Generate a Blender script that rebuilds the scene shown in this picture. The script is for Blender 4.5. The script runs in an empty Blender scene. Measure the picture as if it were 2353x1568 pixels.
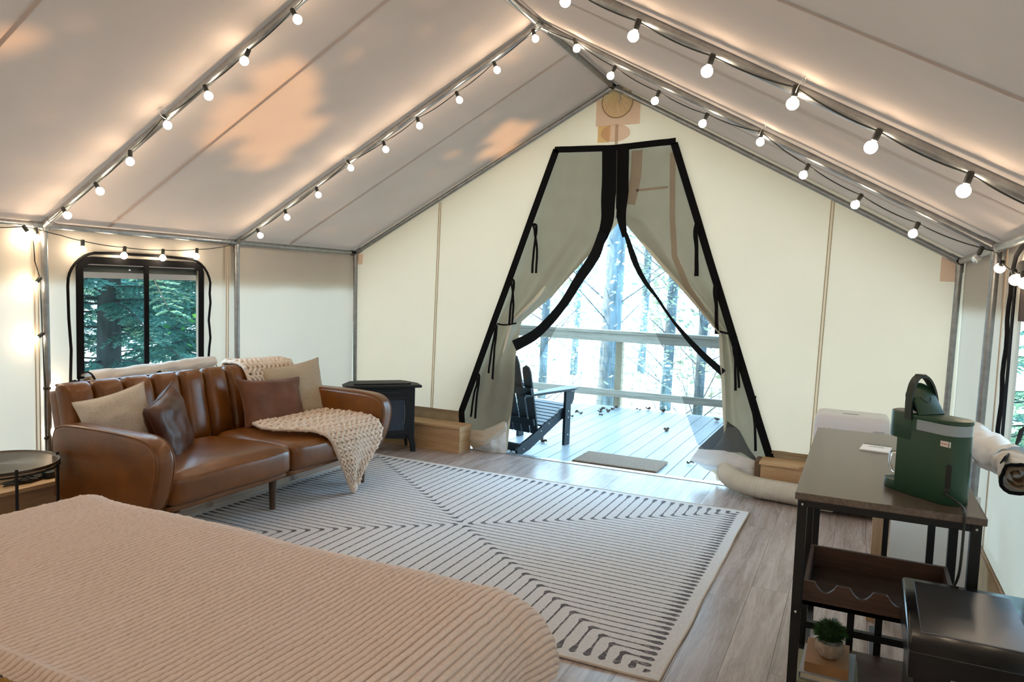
import bpy, bmesh, math, random
from mathutils import Vector, Matrix, noise
PI = math.pi
rnd = random.Random(7)
C = bpy.context.scene.collection
SC = bpy.context.scene

# ---------------------------------------------------------------- camera
F_PX, YAW, PITCH, ROLL = 1686.4, 0.4425, -0.0757, 0.0338
CAM = Vector((0, 0, 1.5))
_F = Vector((-math.sin(YAW)*math.cos(PITCH), math.cos(YAW)*math.cos(PITCH), math.sin(PITCH)))
_R = Vector((math.cos(YAW), math.sin(YAW), 0)); _U = _R.cross(_F)
_c, _s = math.cos(ROLL), math.sin(ROLL)
CR, CU = _c*_R+_s*_U, -_s*_R+_c*_U
cam = bpy.data.cameras.new('camera'); cam_o = bpy.data.objects.new('camera', cam); C.objects.link(cam_o)
cam.sensor_fit = 'HORIZONTAL'; cam.sensor_width = 36; cam.lens = F_PX/2353*36; cam.clip_start = .02; cam.clip_end = 200
M = Matrix((CR, CU, -_F)).transposed().to_4x4(); M.translation = CAM
cam_o.matrix_world = M
SC.camera = cam_o
def at(px, py, ax, val):
    """world point on the plane axis=val seen at a reference pixel (survey of the photograph)"""
    d = _F*F_PX + CR*(px-1176.5) - CU*(py-784)
    return CAM + d*((val-CAM[ax])/d[ax])

# ---------------------------------------------------------------- light and exposure
w = bpy.data.worlds.new('sky'); SC.world = w; w.use_nodes = True
nt = w.node_tree; nt.nodes.clear()
wo = nt.nodes.new('ShaderNodeOutputWorld'); bg = nt.nodes.new('ShaderNodeBackground')
tc = nt.nodes.new('ShaderNodeTexCoord'); sx = nt.nodes.new('ShaderNodeSeparateXYZ'); cr = nt.nodes.new('ShaderNodeValToRGB')
cr.color_ramp.elements[0].position = .45; cr.color_ramp.elements[0].color = (.28, .38, .42, 1)
cr.color_ramp.elements[1].position = .62; cr.color_ramp.elements[1].color = (.45, .73, 1, 1)
mr = nt.nodes.new('ShaderNodeMapRange'); mr.inputs[1].default_value = -1; mr.inputs[2].default_value = 1
nt.links.new(tc.outputs['Generated'], sx.inputs[0]); nt.links.new(sx.outputs[2], mr.inputs[0])
nt.links.new(mr.outputs[0], cr.inputs[0]); nt.links.new(cr.outputs[0], bg.inputs[0]); nt.links.new(bg.outputs[0], wo.inputs[0])
bg.inputs[1].default_value = 11.5
SUN_DIR = Vector((.55, .15, -.82)).normalized()      # the direction the sunlight travels
sun = bpy.data.lights.new('sun', 'SUN'); sun.energy = 17.0; sun.angle = math.radians(2.2); sun.color = (1, .66, .30)
so = bpy.data.objects.new('sun', sun); C.objects.link(so); so.location = (-12, 0, 14)
so.rotation_euler = SUN_DIR.to_track_quat('-Z', 'Y').to_euler()
BULB_POWER = 62.0
vs = SC.view_settings
SC.display_settings.display_device = 'sRGB'
vs.view_transform = 'Standard'; vs.look = 'None'; vs.gamma = 1; vs.use_curve_mapping = False; vs.exposure = 0.27
try:
    SC.cycles.use_denoising = True
    SC.cycles.sample_clamp_indirect = 6; SC.cycles.adaptive_threshold = .015; SC.cycles.max_bounces = 9
    SC.cycles.transparent_max_bounces = 16
except Exception: pass

# ---------------------------------------------------------------- tent dimensions
XL, XR, XA, YB, EA, RG = -4.494, .603, -1.924, 5.849, 1.775, 3.143
Y2, Y3, Y4, YF = 4.318, 2.806, 1.28, -.25

# ---------------------------------------------------------------- materials
def N(nt, t, **k):
    n = nt.nodes.new(t)
    for a, b in k.items(): setattr(n, a, b)
    return n
def ramp(nt, fac, stops):
    r = N(nt, 'ShaderNodeValToRGB'); e = r.color_ramp.elements
    while len(e) < len(stops): e.new(.5)
    for el, (p, c) in zip(e, stops): el.position = p; el.color = (*c, 1)
    nt.links.new(fac, r.inputs[0]); return r.outputs[0]
def coords(nt, scale=(1, 1, 1), kind='Object', rot=(0, 0, 0)):
    t = N(nt, 'ShaderNodeTexCoord'); m = N(nt, 'ShaderNodeMapping')
    m.inputs['Scale'].default_value = scale; m.inputs['Rotation'].default_value = rot
    nt.links.new(t.outputs[kind], m.inputs[0]); return m.outputs[0]
def noise_tex(nt, vec, scale, detail=4, rough=.55, dist=0):
    n = N(nt, 'ShaderNodeTexNoise'); n.inputs['Scale'].default_value = scale; n.inputs['Detail'].default_value = detail
    n.inputs['Roughness'].default_value = rough; n.inputs['Distortion'].default_value = dist
    nt.links.new(vec, n.inputs['Vector']); return n.outputs['Fac']
def mth(nt, op, a, b=None, c=None, clamp=False):
    n = N(nt, 'ShaderNodeMath', operation=op); n.use_clamp = clamp
    for i, v in enumerate((a, b, c)):
        if v is None: continue
        if isinstance(v, (int, float)): n.inputs[i].default_value = v
        else: nt.links.new(v, n.inputs[i])
    return n.outputs[0]
MATS = {}
def mat(name, col, rough=.6, metal=0, var=.0, vscale=8, bump=0, bscale=60, stretch=(1, 1, 1), spec=.5, coat=0, sheen=0, trans=0, emit=None, alpha=None, rand=0, kind='Object', vdetail=4):
    if name in MATS: return MATS[name]
    m = bpy.data.materials.new(name); m.use_nodes = True; nt = m.node_tree; nt.nodes.clear()
    out = N(nt, 'ShaderNodeOutputMaterial'); p = N(nt, 'ShaderNodeBsdfPrincipled')
    p.inputs['Base Color'].default_value = (*col, 1); p.inputs['Roughness'].default_value = rough
    p.inputs['Metallic'].default_value = metal; p.inputs['Specular IOR Level'].default_value = spec
    p.inputs['Coat Weight'].default_value = coat; p.inputs['Coat Roughness'].default_value = .2
    p.inputs['Sheen Weight'].default_value = sheen; p.inputs['Transmission Weight'].default_value = trans
    cout = None
    if var or rand:
        v = coords(nt, stretch, kind)
        if rand:
            oi = N(nt, 'ShaderNodeObjectInfo'); ad = N(nt, 'ShaderNodeVectorMath', operation='ADD')
            cb = N(nt, 'ShaderNodeCombineXYZ'); k = mth(nt, 'MULTIPLY', oi.outputs['Random'], 37.0)
            for i in range(3): nt.links.new(k, cb.inputs[i])
            nt.links.new(v, ad.inputs[0]); nt.links.new(cb.outputs[0], ad.inputs[1]); v = ad.outputs[0]
        f = noise_tex(nt, v, vscale, vdetail)
        lo = tuple(max(0, c*(1-var)) for c in col); hi = tuple(min(1, c*(1+var)) for c in col)
        cout = ramp(nt, f, [(.3, lo), (.7, hi)])
        if rand:
            h = N(nt, 'ShaderNodeHueSaturation'); nt.links.new(cout, h.inputs['Color'])
            nt.links.new(mth(nt, 'MULTIPLY_ADD', oi.outputs['Random'], rand, 1-rand/2), h.inputs['Value']); cout = h.outputs[0]
        nt.links.new(cout, p.inputs['Base Color'])
    if bump:
        b = N(nt, 'ShaderNodeBump'); b.inputs['Strength'].default_value = bump; b.inputs['Distance'].default_value = .004
        nt.links.new(noise_tex(nt, coords(nt, stretch, kind), bscale, 5), b.inputs['Height']); nt.links.new(b.outputs[0], p.inputs['Normal'])
    if emit:
        p.inputs['Emission Color'].default_value = (*emit[0], 1); p.inputs['Emission Strength'].default_value = emit[1]
    sh = p.outputs[0]
    if alpha is not None:
        mx = N(nt, 'ShaderNodeMixShader'); tr = N(nt, 'ShaderNodeBsdfTransparent'); mx.inputs[0].default_value = alpha
        nt.links.new(tr.outputs[0], mx.inputs[1]); nt.links.new(sh, mx.inputs[2]); sh = mx.outputs[0]
    nt.links.new(sh, out.inputs[0]); MATS[name] = m; return m
def canvas(name, col, tcol, tr=.5, wrinkle=.15, stain=.06, sc=1.5):
    """woven cotton canvas: reflects diffusely and lets daylight glow through"""
    m = bpy.data.materials.new(name); m.use_nodes = True; nt = m.node_tree; nt.nodes.clear()
    out = N(nt, 'ShaderNodeOutputMaterial'); d = N(nt, 'ShaderNodeBsdfDiffuse'); t = N(nt, 'ShaderNodeBsdfTranslucent')
    v = coords(nt); f = noise_tex(nt, v, sc, 5, .6)
    for sh, c in ((d, col), (t, tcol)):
        nt.links.new(ramp(nt, f, [(.25, tuple(x*(1-stain) for x in c)), (.75, c)]), sh.inputs[0])
    b = N(nt, 'ShaderNodeBump'); b.inputs['Strength'].default_value = wrinkle; b.inputs['Distance'].default_value = .02
    hh = mth(nt, 'MULTIPLY_ADD', noise_tex(nt, v, 300, 1), .04, noise_tex(nt, v, 3.0, 3, .5, .6))
    nt.links.new(hh, b.inputs['Height'])
    for sh in (d, t): nt.links.new(b.outputs[0], sh.inputs['Normal'])
    mx = N(nt, 'ShaderNodeMixShader'); mx.inputs[0].default_value = tr
    nt.links.new(d.outputs[0], mx.inputs[1]); nt.links.new(t.outputs[0], mx.inputs[2]); nt.links.new(mx.outputs[0], out.inputs[0])
    MATS[name] = m; return m
def screen(name, col, op):
    m = bpy.data.materials.new(name); m.use_nodes = True; nt = m.node_tree; nt.nodes.clear()
    out = N(nt, 'ShaderNodeOutputMaterial'); d = N(nt, 'ShaderNodeBsdfDiffuse'); d.inputs[0].default_value = (*col, 1)
    t = N(nt, 'ShaderNodeBsdfTransparent'); mx = N(nt, 'ShaderNodeMixShader')
    f = noise_tex(nt, coords(nt), 6, 2)
    nt.links.new(mth(nt, 'MULTIPLY_ADD', f, .12, op-.06), mx.inputs[0])
    nt.links.new(t.outputs[0], mx.inputs[1]); nt.links.new(d.outputs[0], mx.inputs[2]); nt.links.new(mx.outputs[0], out.inputs[0]); return m
def wood(name, c1, c2, rough=.5, axis='Y', scale=3, bump=.1, rand=.25, coat=0, knots=False):
    m = bpy.data.materials.new(name); m.use_nodes = True; nt = m.node_tree; nt.nodes.clear()
    out = N(nt, 'ShaderNodeOutputMaterial'); p = N(nt, 'ShaderNodeBsdfPrincipled')
    st = {'X': (.6, 9, 9), 'Y': (9, .6, 9), 'Z': (9, 9, .6)}[axis]
    oi = N(nt, 'ShaderNodeObjectInfo'); v0 = coords(nt, st); ad = N(nt, 'ShaderNodeVectorMath', operation='ADD'); cb = N(nt, 'ShaderNodeCombineXYZ')
    k = mth(nt, 'MULTIPLY', oi.outputs['Random'], 53.0)
    for i in range(3): nt.links.new(k, cb.inputs[i])
    nt.links.new(v0, ad.inputs[0]); nt.links.new(cb.outputs[0], ad.inputs[1]); v = ad.outputs[0]
    f = noise_tex(nt, v, scale, 7, .65, .8); g = noise_tex(nt, v, scale*9, 3, .7)
    col = ramp(nt, mth(nt, 'MULTIPLY_ADD', g, .35, mth(nt, 'MULTIPLY', f, .75)), [(.36, c1), (.66, c2)])
    h = N(nt, 'ShaderNodeHueSaturation'); nt.links.new(col, h.inputs['Color'])
    nt.links.new(mth(nt, 'MULTIPLY_ADD', oi.outputs['Random'], rand, 1-rand/2), h.inputs['Value'])
    nt.links.new(h.outputs[0], p.inputs['Base Color'])
    p.inputs['Roughness'].default_value = rough; p.inputs['Coat Weight'].default_value = coat
    b = N(nt, 'ShaderNodeBump'); b.inputs['Strength'].default_value = bump; b.inputs['Distance'].default_value = .003
    nt.links.new(g, b.inputs['Height']); nt.links.new(b.outputs[0], p.inputs['Normal'])
    nt.links.new(p.outputs[0], out.inputs[0]); return m
CV_WALL = canvas('canvas_wall', (.78, .735, .67), (.49, .375, .285), .45)
CV_GABLE = canvas('canvas_gable', (.80, .745, .63), (.50, .335, .215), .46)
CV_ROOF = canvas('canvas_roof', (.68, .56, .50), (.38, .26, .195), .20, .2, .12)
CV_FLAP = canvas('canvas_flap', (.74, .66, .54), (.46, .32, .19), .35, .7)
CV_SEAM = canvas('canvas_seam', (.56, .50, .45), (.40, .38, .34), .2)
CV_ROLL = canvas('canvas_roll', (.82, .78, .74), (.6, .6, .6), .2, .5)
CV_SKIRT = canvas('canvas_skirt', (.58, .45, .31), (.3, .24, .15), .3, .5, .3, 6)
PATCH = canvas('canvas_patch', (.80, .68, .60), (.99, .87, .80), .82)
SEAMC = canvas('canvas_seam_light', (.80, .75, .66), (1, .97, .92), .85, .05, 0)
SCREEN = screen('insect_screen', (.075, .068, .055), .50)
WSCREEN = screen('window_screen', (.05, .08, .08), .16)
M_BLACK = mat('black_webbing', (.006, .006, .007), .9, spec=.15, bump=.3, bscale=200)
M_STEEL = mat('galvanised_steel', (.30, .31, .32), .36, .85, var=.16, vscale=25, bump=.1, bscale=60)
M_CORD = mat('black_rubber', (.01, .012, .01), .5)
M_STITCH = mat('brown_stitching', (.36, .24, .15), .8)
M_LEATHER = mat('cognac_leather', (.160, .051, .005), .31, var=.28, vscale=5, bump=.14, bscale=90, spec=.5, coat=.12)
M_LEATHER2 = mat('dark_brown_leather', (.075, .022, .009), .42, var=.3, vscale=7, bump=.25, bscale=60, coat=.05)
M_SUEDE = mat('brown_suede', (.13, .042, .012), .75, var=.25, vscale=9, bump=.1, sheen=.2)
M_LINEN = mat('beige_linen', (.60, .54, .47), .9, var=.14, vscale=160, bump=.3, bscale=300, vdetail=2)
M_LINEN2 = mat('tan_linen', (.42, .34, .245), .9, var=.14, vscale=160, bump=.3, bscale=300, vdetail=2)
M_LEG = mat('dark_wood_leg', (.07, .035, .018), .5, var=.3, stretch=(1, 1, .1), vscale=20)
M_KNIT = mat('cream_chenille', (.80, .66, .54), .95, var=.1, vscale=60, bump=.6, bscale=350, sheen=.3)
M_BED = mat('blush_chenille', (.86, .71, .63), .95, var=.05, vscale=90, bump=.5, bscale=260, sheen=.25)
M_SHEET = mat('white_sheet', (.75, .75, .80), .8, bump=.1)
M_MUST = mat('mustard_knit', (.32, .17, .035), .95, var=.3, vscale=60, bump=.8, bscale=120)
M_STOVE = mat('matt_black_enamel', (.009, .010, .011), .55, spec=.3, bump=.05)
M_DARKGLASS = mat('dark_glass', (.012, .02, .04), .08)
M_ALU = mat('aluminium_strip', (.6, .62, .63), .3, .9)
M_PLASTIC = mat('white_plastic', (.74, .72, .75), .35, var=.03)
M_HOSE = mat('ivory_hose', (.76, .73, .64), .5)
M_GREEN = mat('dark_green_plastic', (.010, .052, .025), .38, bump=.12, bscale=500)
M_DGREEN = mat('blackish_green_plastic', (.008, .02, .014), .4)
M_CLEAR = mat('clear_plastic', (.85, .9, .95), .08, trans=.9)
M_FROST = mat('frosted_tank', (.30, .36, .40), .3)
M_BMETAL = mat('black_metal', (.007, .007, .008), .45, 0, spec=.3)
M_BIN = mat('black_glossy_plastic', (.006, .006, .007), .20, spec=.4)
M_BINPANEL = mat('brushed_dark_steel', (.13, .13, .14), .33, .9, var=.1, vscale=40, stretch=(1, 20, 1))
M_POT = mat('concrete_pot', (.36, .29, .23), .9, var=.25, vscale=60, bump=.5, bscale=100)
M_GRASS = mat('artificial_grass', (.02, .09, .008), .6, var=.5, vscale=40)
M_MAT = mat('coir', (.20, .13, .085), .95, var=.35, vscale=120, bump=1, bscale=200)
M_CHAIR = mat('navy_black_paint', (.008, .014, .020), .40, spec=.35)
M_BRASS = mat('dark_bronze', (.13, .10, .075), .30, .85)
M_PAPER = mat('paper', (.78, .76, .72), .8)
M_PAGES = mat('book_pages', (.62, .56, .44), .9, var=.15, vscale=30, stretch=(.2, .2, 40))
M_BOOK1 = mat('tan_cover', (.33, .17, .07), .6, var=.15)
M_BOOK2 = mat('grey_cover', (.34, .36, .38), .5)
M_BOOK3 = mat('olive_cover', (.25, .24, .15), .6)
M_LEAFDRY = mat('dry_leaf', (.10, .06, .04), .8, var=.4)
M_REDINK = mat('red_ink', (.5, .03, .05), .6)
M_GREYINK = mat('grey_ink', (.12, .12, .13), .6)
W_FLOOR = wood('vinyl_plank', (.24, .18, .165), (.50, .42, .395), .24, 'Y', 2.2, .12, .22)
W_DECK = wood('deck_board', (.225, .25, .27), (.30, .33, .355), .38, 'Y', 1.5, .06, .10)
W_PINE = wood('pine', (.42, .25, .12), (.62, .41, .22), .55, 'X', 2, .1, .15)
W_PINEY = wood('pine_along', (.42, .25, .12), (.60, .40, .22), .55, 'Y', 2, .1, .15)
W_RAIL = wood('weathered_rail', (.25, .215, .16), (.48, .43, .36), .8, 'X', 2, .3, .1)
W_POST = wood('weathered_post', (.20, .16, .10), (.36, .30, .21), .8, 'Z', 2, .3, .1)
W_TOP = wood('grey_walnut', (.050, .033, .026), (.125, .092, .075), .26, 'Y', 2, .1, .05)
W_RACK = wood('dark_walnut', (.025, .013, .009), (.085, .042, .026), .5, 'X', 2, .1, .2)

# ---------------------------------------------------------------- mesh builder and object helpers
class MB:
    def __init__(s): s.v = []; s.f = []; s.m = []; s.mi = 0
    def add(s, vs, fs):
        o = len(s.v); s.v += [tuple(v) for v in vs]
        for f in fs: s.f.append([i+o for i in f]); s.m.append(s.mi)
        return s
    def box(s, lo, hi, mtx=None, bev=0):
        c = [(x, y, z) for x in (lo[0], hi[0]) for y in (lo[1], hi[1]) for z in (lo[2], hi[2])]
        if bev:
            bm = bmesh.new(); bmesh.ops.create_cube(bm, size=1)
            for v in bm.verts:
                v.co = Vector([(lo[i]+hi[i])/2 + v.co[i]*(hi[i]-lo[i]) for i in range(3)])
            bmesh.ops.bevel(bm, geom=bm.edges[:], offset=bev, segments=2, affect='EDGES', profile=.6)
            return s.bm(bm, mtx)
        if mtx: c = [mtx @ Vector(p) for p in c]
        return s.add(c, [(0, 1, 3, 2), (4, 6, 7, 5), (0, 4, 5, 1), (2, 3, 7, 6), (0, 2, 6, 4), (1, 5, 7, 3)])
    def bm(s, bm, mtx=None):
        bm.verts.index_update()
        s.add([(mtx @ v.co) if mtx else v.co.copy() for v in bm.verts], [[v.index for v in f.verts] for f in bm.faces]); bm.free(); return s
    def beam(s, a, b, w, t, up=(0, 0, 1), bev=0):
        a = Vector(a); b = Vector(b); d = (b-a); L = d.length; d.normalize(); u = Vector(up)
        x = d.cross(u); x = x.normalized() if x.length > 1e-4 else Vector((1, 0, 0)); z = x.cross(d)
        m = Matrix((x, d, z)).transposed().to_4x4(); m.translation = a
        return s.box((-w/2, 0, -t/2), (w/2, L, t/2), m, bev)
    def tube(s, pts, r, n=8, cap=True, closed=False):
        pts = [Vector(p) for p in pts]; k = len(pts); rings = []; nrm = None
        for i, p in enumerate(pts):
            a = pts[(i-1) % k] if (closed or i) else p; b = pts[(i+1) % k] if (closed or i < k-1) else p
            d = (b-a); d = d.normalized() if d.length > 1e-9 else Vector((0, 0, 1))
            if nrm is None: nrm = d.orthogonal().normalized()
            nrm = (nrm - d*nrm.dot(d)); nrm = nrm.normalized() if nrm.length > 1e-6 else d.orthogonal().normalized()
            bn = d.cross(nrm); rr = r[i] if isinstance(r, (list, tuple)) else r
            rings.append([p+nrm*math.cos(2*PI*j/n)*rr+bn*math.sin(2*PI*j/n)*rr for j in range(n)])
        fs = []
        for i in range(k if closed else k-1):
            q = (i+1) % k
            for j in range(n): fs.append((i*n+j, i*n+(j+1) % n, q*n+(j+1) % n, q*n+j))
        if cap and not closed: fs.append(tuple(range(n))[::-1]); fs.append(tuple(range((k-1)*n, k*n)))
        return s.add([p for r_ in rings for p in r_], fs)
    def lathe(s, prof, c=(0, 0, 0), n=24, mtx=None):
        c = Vector(c); vs_ = []; fs = []
        for r, z in prof:
            for j in range(n): vs_.append(c+Vector((r*math.cos(2*PI*j/n), r*math.sin(2*PI*j/n), z)))
        for i in range(len(prof)-1):
            for j in range(n): fs.append((i*n+j, i*n+(j+1) % n, (i+1)*n+(j+1) % n, (i+1)*n+j))
        fs.append(tuple(range(n))[::-1]); fs.append(tuple(range((len(prof)-1)*n, len(prof)*n)))
        if mtx: vs_ = [mtx @ v for v in vs_]
        return s.add(vs_, fs)
    def prism(s, poly, axis, lo, hi, bev=0, seg=2, mtx=None):
        """poly: 2D points in the plane normal to axis (0: yz, 1: xz, 2: xy)"""
        bm = bmesh.new(); P = lambda p, h: {0: (h, p[0], p[1]), 1: (p[0], h, p[1]), 2: (p[0], p[1], h)}[axis]
        a = [bm.verts.new(P(p, lo)) for p in poly]; b = [bm.verts.new(P(p, hi)) for p in poly]; n = len(poly)
        bm.faces.new(a); bm.faces.new(b[::-1])
        for i in range(n): bm.faces.new((a[i], b[i], b[(i+1) % n], a[(i+1) % n]))
        bmesh.ops.recalc_face_normals(bm, faces=bm.faces[:])
        if bev:
            ee = [e for e in bm.edges if (e.verts[0] in a and e.verts[1] in a) or (e.verts[0] in b and e.verts[1] in b)]
            bmesh.ops.bevel(bm, geom=ee, offset=bev, segments=seg, affect='EDGES', profile=.5)
        return s.bm(bm, mtx)
    def grid(s, fn, nu, nv):
        vs_ = [fn(i/nu, j/nv) for j in range(nv+1) for i in range(nu+1)]
        return s.add(vs_, [(j*(nu+1)+i, j*(nu+1)+i+1, (j+1)*(nu+1)+i+1, (j+1)*(nu+1)+i) for j in range(nv) for i in range(nu)])
    def quad(s, a, b, c, d): return s.add([a, b, c, d], [(0, 1, 2, 3)])
    def sphere(s, c, r, nu=12, nv=8, sc=(1, 1, 1)):
        c = Vector(c); vs_ = [c+Vector((0, 0, -r*sc[2]))]; fs = []
        for i in range(1, nv):
            th = PI*i/nv
            for j in range(nu): vs_.append(c+Vector((r*sc[0]*math.sin(th)*math.cos(2*PI*j/nu), r*sc[1]*math.sin(th)*math.sin(2*PI*j/nu), -r*sc[2]*math.cos(th))))
        vs_.append(c+Vector((0, 0, r*sc[2]))); L = len(vs_)-1
        for j in range(nu): fs.append((0, 1+(j+1) % nu, 1+j)); fs.append((L, L-nu+j, L-nu+(j+1) % nu))
        for i in range(nv-2):
            for j in range(nu): fs.append((1+i*nu+j, 1+i*nu+(j+1) % nu, 1+(i+1)*nu+(j+1) % nu, 1+(i+1)*nu+j))
        return s.add(vs_, fs)
    def rbox(s, half, r, c=(0, 0, 0), n=10, bulge=(0, 0, 0), mtx=None, fn=None):
        """soft upholstered box"""
        bm = bmesh.new(); bmesh.ops.create_cube(bm, size=2)
        bmesh.ops.subdivide_edges(bm, edges=bm.edges[:], cuts=n, use_grid_fill=True)
        for v in bm.verts:
            u = [math.copysign(abs(t)**.6 if abs(t) > .0 else 0, t) if False else math.sin(t*PI/2)*.5+t*.5 for t in v.co]
            q = [u[i]*half[i] for i in range(3)]; inn = [max(-(half[i]-r), min(half[i]-r, q[i])) for i in range(3)]
            d = Vector([q[i]-inn[i] for i in range(3)])
            if d.length > 1e-7:
                m = max(abs(x) for x in d); d = d.normalized()*m
            p = Vector(inn)+d
            for i in range(3):
                o = [k for k in range(3) if k != i]
                p[i] += math.copysign(1, v.co[i])*bulge[i]*(abs(v.co[i])**3)*(1-v.co[o[0]]**2)*(1-v.co[o[1]]**2)
            if fn: p = fn(p, v.co)
            v.co = p+Vector(c)
        return s.bm(bm, mtx)
    def build(s, name, m, parent=None, world=False, smooth=False, loc=None, mods=None):
        me = bpy.data.meshes.new(name); vv = s.v
        if world and parent is not None:
            inv = WM(parent).inverted(); vv = [inv @ Vector(p) for p in vv]
        me.from_pydata(vv, [], s.f); me.update()
        ms = m if isinstance(m, (list, tuple)) else [m]
        for k in ms: me.materials.append(k)
        if len(ms) > 1:
            for p, i in zip(me.polygons, s.m): p.material_index = i
        if smooth: me.shade_smooth() if smooth is True else smooth_angle(me, smooth)
        o = bpy.data.objects.new(name, me); C.objects.link(o)
        if parent is not None: o.parent = parent
        if loc: o.location = loc
        return o
def smooth_angle(me, ang):
    me.shade_smooth()
    bm = bmesh.new(); bm.from_mesh(me)
    for e in bm.edges:
        if len(e.link_faces) == 2 and e.calc_face_angle(0) > ang: e.smooth = False
    bm.to_mesh(me); bm.free()
def WM(o):
    m = o.matrix_basis.copy()
    while o.parent: o = o.parent; m = o.matrix_basis @ m
    return m
def empty(name, loc=(0, 0, 0), rz=0, parent=None):
    o = bpy.data.objects.new(name, None); C.objects.link(o); o.location = loc; o.rotation_euler = (0, 0, rz)
    o.empty_display_size = .1
    if parent: o.parent = parent
    return o
def thing(name, label, cat, loc=(0, 0, 0), rz=0, group=None): return tag(empty(name, loc, rz), label, cat, group)
def tag(o, label, cat, group=None):
    o['label'] = label; o['category'] = cat
    if group: o['group'] = group
    return o
def struct(o, label=None):
    o['kind'] = 'structure'
    if label: o['label'] = label
    return o
def stuff(o): o['kind'] = 'stuff'; return o
def copy_tree(o, parent=None):
    c = o.copy(); C.objects.link(c)
    if parent: c.parent = parent
    for ch in list(o.children): copy_tree(ch, c)
    return c
def lerp(a, b, t): return a+(b-a)*t
def poly_at(pts, z):
    """x of a polyline [(x,z)...] sorted by falling z"""
    if z >= pts[0][1]: return pts[0][0]
    for (x0, z0), (x1, z1) in zip(pts, pts[1:]):
        if z0 >= z >= z1: return lerp(x0, x1, (z0-z)/max(1e-6, z0-z1))
    return pts[-1][0]
def strip(mb, pts, wd, nrm, th=.004):
    """flat webbing following pts, wide across the direction normal to nrm"""
    pts = [Vector(p) for p in pts]; nrm = Vector(nrm).normalized(); L = []; Rr = []
    for i, p in enumerate(pts):
        d = (pts[min(i+1, len(pts)-1)]-pts[max(i-1, 0)]).normalized(); s = d.cross(nrm).normalized()
        ww = wd[i] if isinstance(wd, (list, tuple)) else wd
        L.append(p-s*ww/2); Rr.append(p+s*ww/2)
    n = len(pts); vs_ = L+Rr+[p+nrm*th for p in L]+[p+nrm*th for p in Rr]; fs = []
    for i in range(n-1):
        fs += [(i, i+1, n+i+1, n+i), (2*n+i, 3*n+i, 3*n+i+1, 2*n+i+1), (i, 2*n+i, 2*n+i+1, i+1), (n+i, n+i+1, 3*n+i+1, 3*n+i)]
    fs += [(0, n, 3*n, 2*n), (n-1, 3*n-1, 4*n-1, 2*n-1)]
    return mb.add(vs_, fs)

# ================================================================ SETTING
def nz(x, y, z=0, s=1): return noise.noise(Vector((x*s, y*s, z*s)))
# floor of vinyl planks
fl = struct(MB().box((XL-.05, YF-.1, -.16), (XR+.05, YB, -.012)).build('floor', mat('subfloor', (.12, .08, .05), .8)))
PWD, PLN = .178, 1.22
full = None; r_ = random.Random(3); i = 0
x = XL-.02
while x < XR:
    y = YF-.05 - r_.random()*PLN
    while y < YB:
        y0, y1 = max(y, YF-.05), min(y+PLN, YB-.004); x1 = min(x+PWD, XR+.02)
        if y1-y0 > .03:
            if full is not None and y1-y0 > PLN-.001 and x1-x > PWD-.001:
                o = full.copy(); C.objects.link(o); o.location = (x, y0, 0)
            else:
                o = MB().box((.0007, .0007, -.012), (x1-x-.0007, y1-y0-.0007, 0)).build('floor_plank', W_FLOOR, fl, loc=(x, y0, 0))
                if y1-y0 > PLN-.001 and x1-x > PWD-.001: full = o
        y += PLN
    x += PWD
# aluminium threshold with screws
th = struct(MB().box((-3.2, YB-.05, 0), (-.6, YB+.012, .005), bev=.002).build('trim_1', M_ALU), 'aluminium threshold strip')
mb = MB()
for k in range(26): mb.sphere((-3.15+k*.1, YB-.02, .0055), .0045, 6, 4, (1, 1, .5))
mb.build('screw_row', M_BMETAL, th)['kind'] = 'stuff'

# side walls
def side_wall(name, X, holes, sgn):
    ys = sorted({YF, YB, Y2, Y3, Y4, *[h for q in holes for h in q[:2]], *[YF+(YB-YF)*k/24 for k in range(25)]})
    zs = sorted({0, EA, *[h for q in holes for h in q[2:4]], *[EA*k/9 for k in range(10)]})
    vs_ = []; fs = []
    for z in zs:
        for y in ys: vs_.append((X+sgn*(.012*nz(y, z, 3, 1.3)+.02), y, z))
    n = len(ys)
    for j in range(len(zs)-1):
        for i in range(n-1):
            cy, cz = (ys[i]+ys[i+1])/2, (zs[j]+zs[j+1])/2
            if any(q[0] < cy < q[1] and q[2] < cz < q[3] for q in holes): continue
            fs.append((j*n+i, j*n+i+1, (j+1)*n+i+1, (j+1)*n+i))
    return struct(MB().add(vs_, fs).build(name, CV_WALL, smooth=True))
WL = (3.055, 3.965, .80, 1.56); WR = (2.80, 3.80, .80, 1.60)
wl = side_wall('wall_left', XL, [WL], -1); wr = side_wall('wall_right', XR, [WR], 1)
# valance flaps of the roof hanging outside the side walls
for X, s, par in ((XL, -1, wl), (XR, 1, wr)):
    MB().grid(lambda u, v: (X+s*(.10+.015*math.sin(u*60)), lerp(YF, YB+.3, u), lerp(1.80, 1.455, v)), 60, 4).build('valance', CV_ROOF, par, smooth=True)
# seams
def vseam(par, pts, nrm, wd=.035):
    o = strip(MB(), pts, wd, nrm, .002).build('seam', SEAMC, par)
    t = Vector(pts[1])-Vector(pts[0]); s = t.cross(Vector(nrm)).normalized()
    m2 = MB()
    for k in (-1, 1): strip(m2, [Vector(p)+s*k*wd*.32+Vector(nrm)*.002 for p in pts], .0045, nrm, .0015)
    m2.build('stitch_line', M_STITCH, o)
for yy in (2.765, 4.24): vseam(wl, [(XL+.004, yy, EA-.03), (XL+.004, yy, .3)], (1, 0, 0))
for yy in (4.10,): vseam(wr, [(XR-.004, yy, EA-.03), (XR-.004, yy, .3)], (-1, 0, 0), .03)

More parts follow.
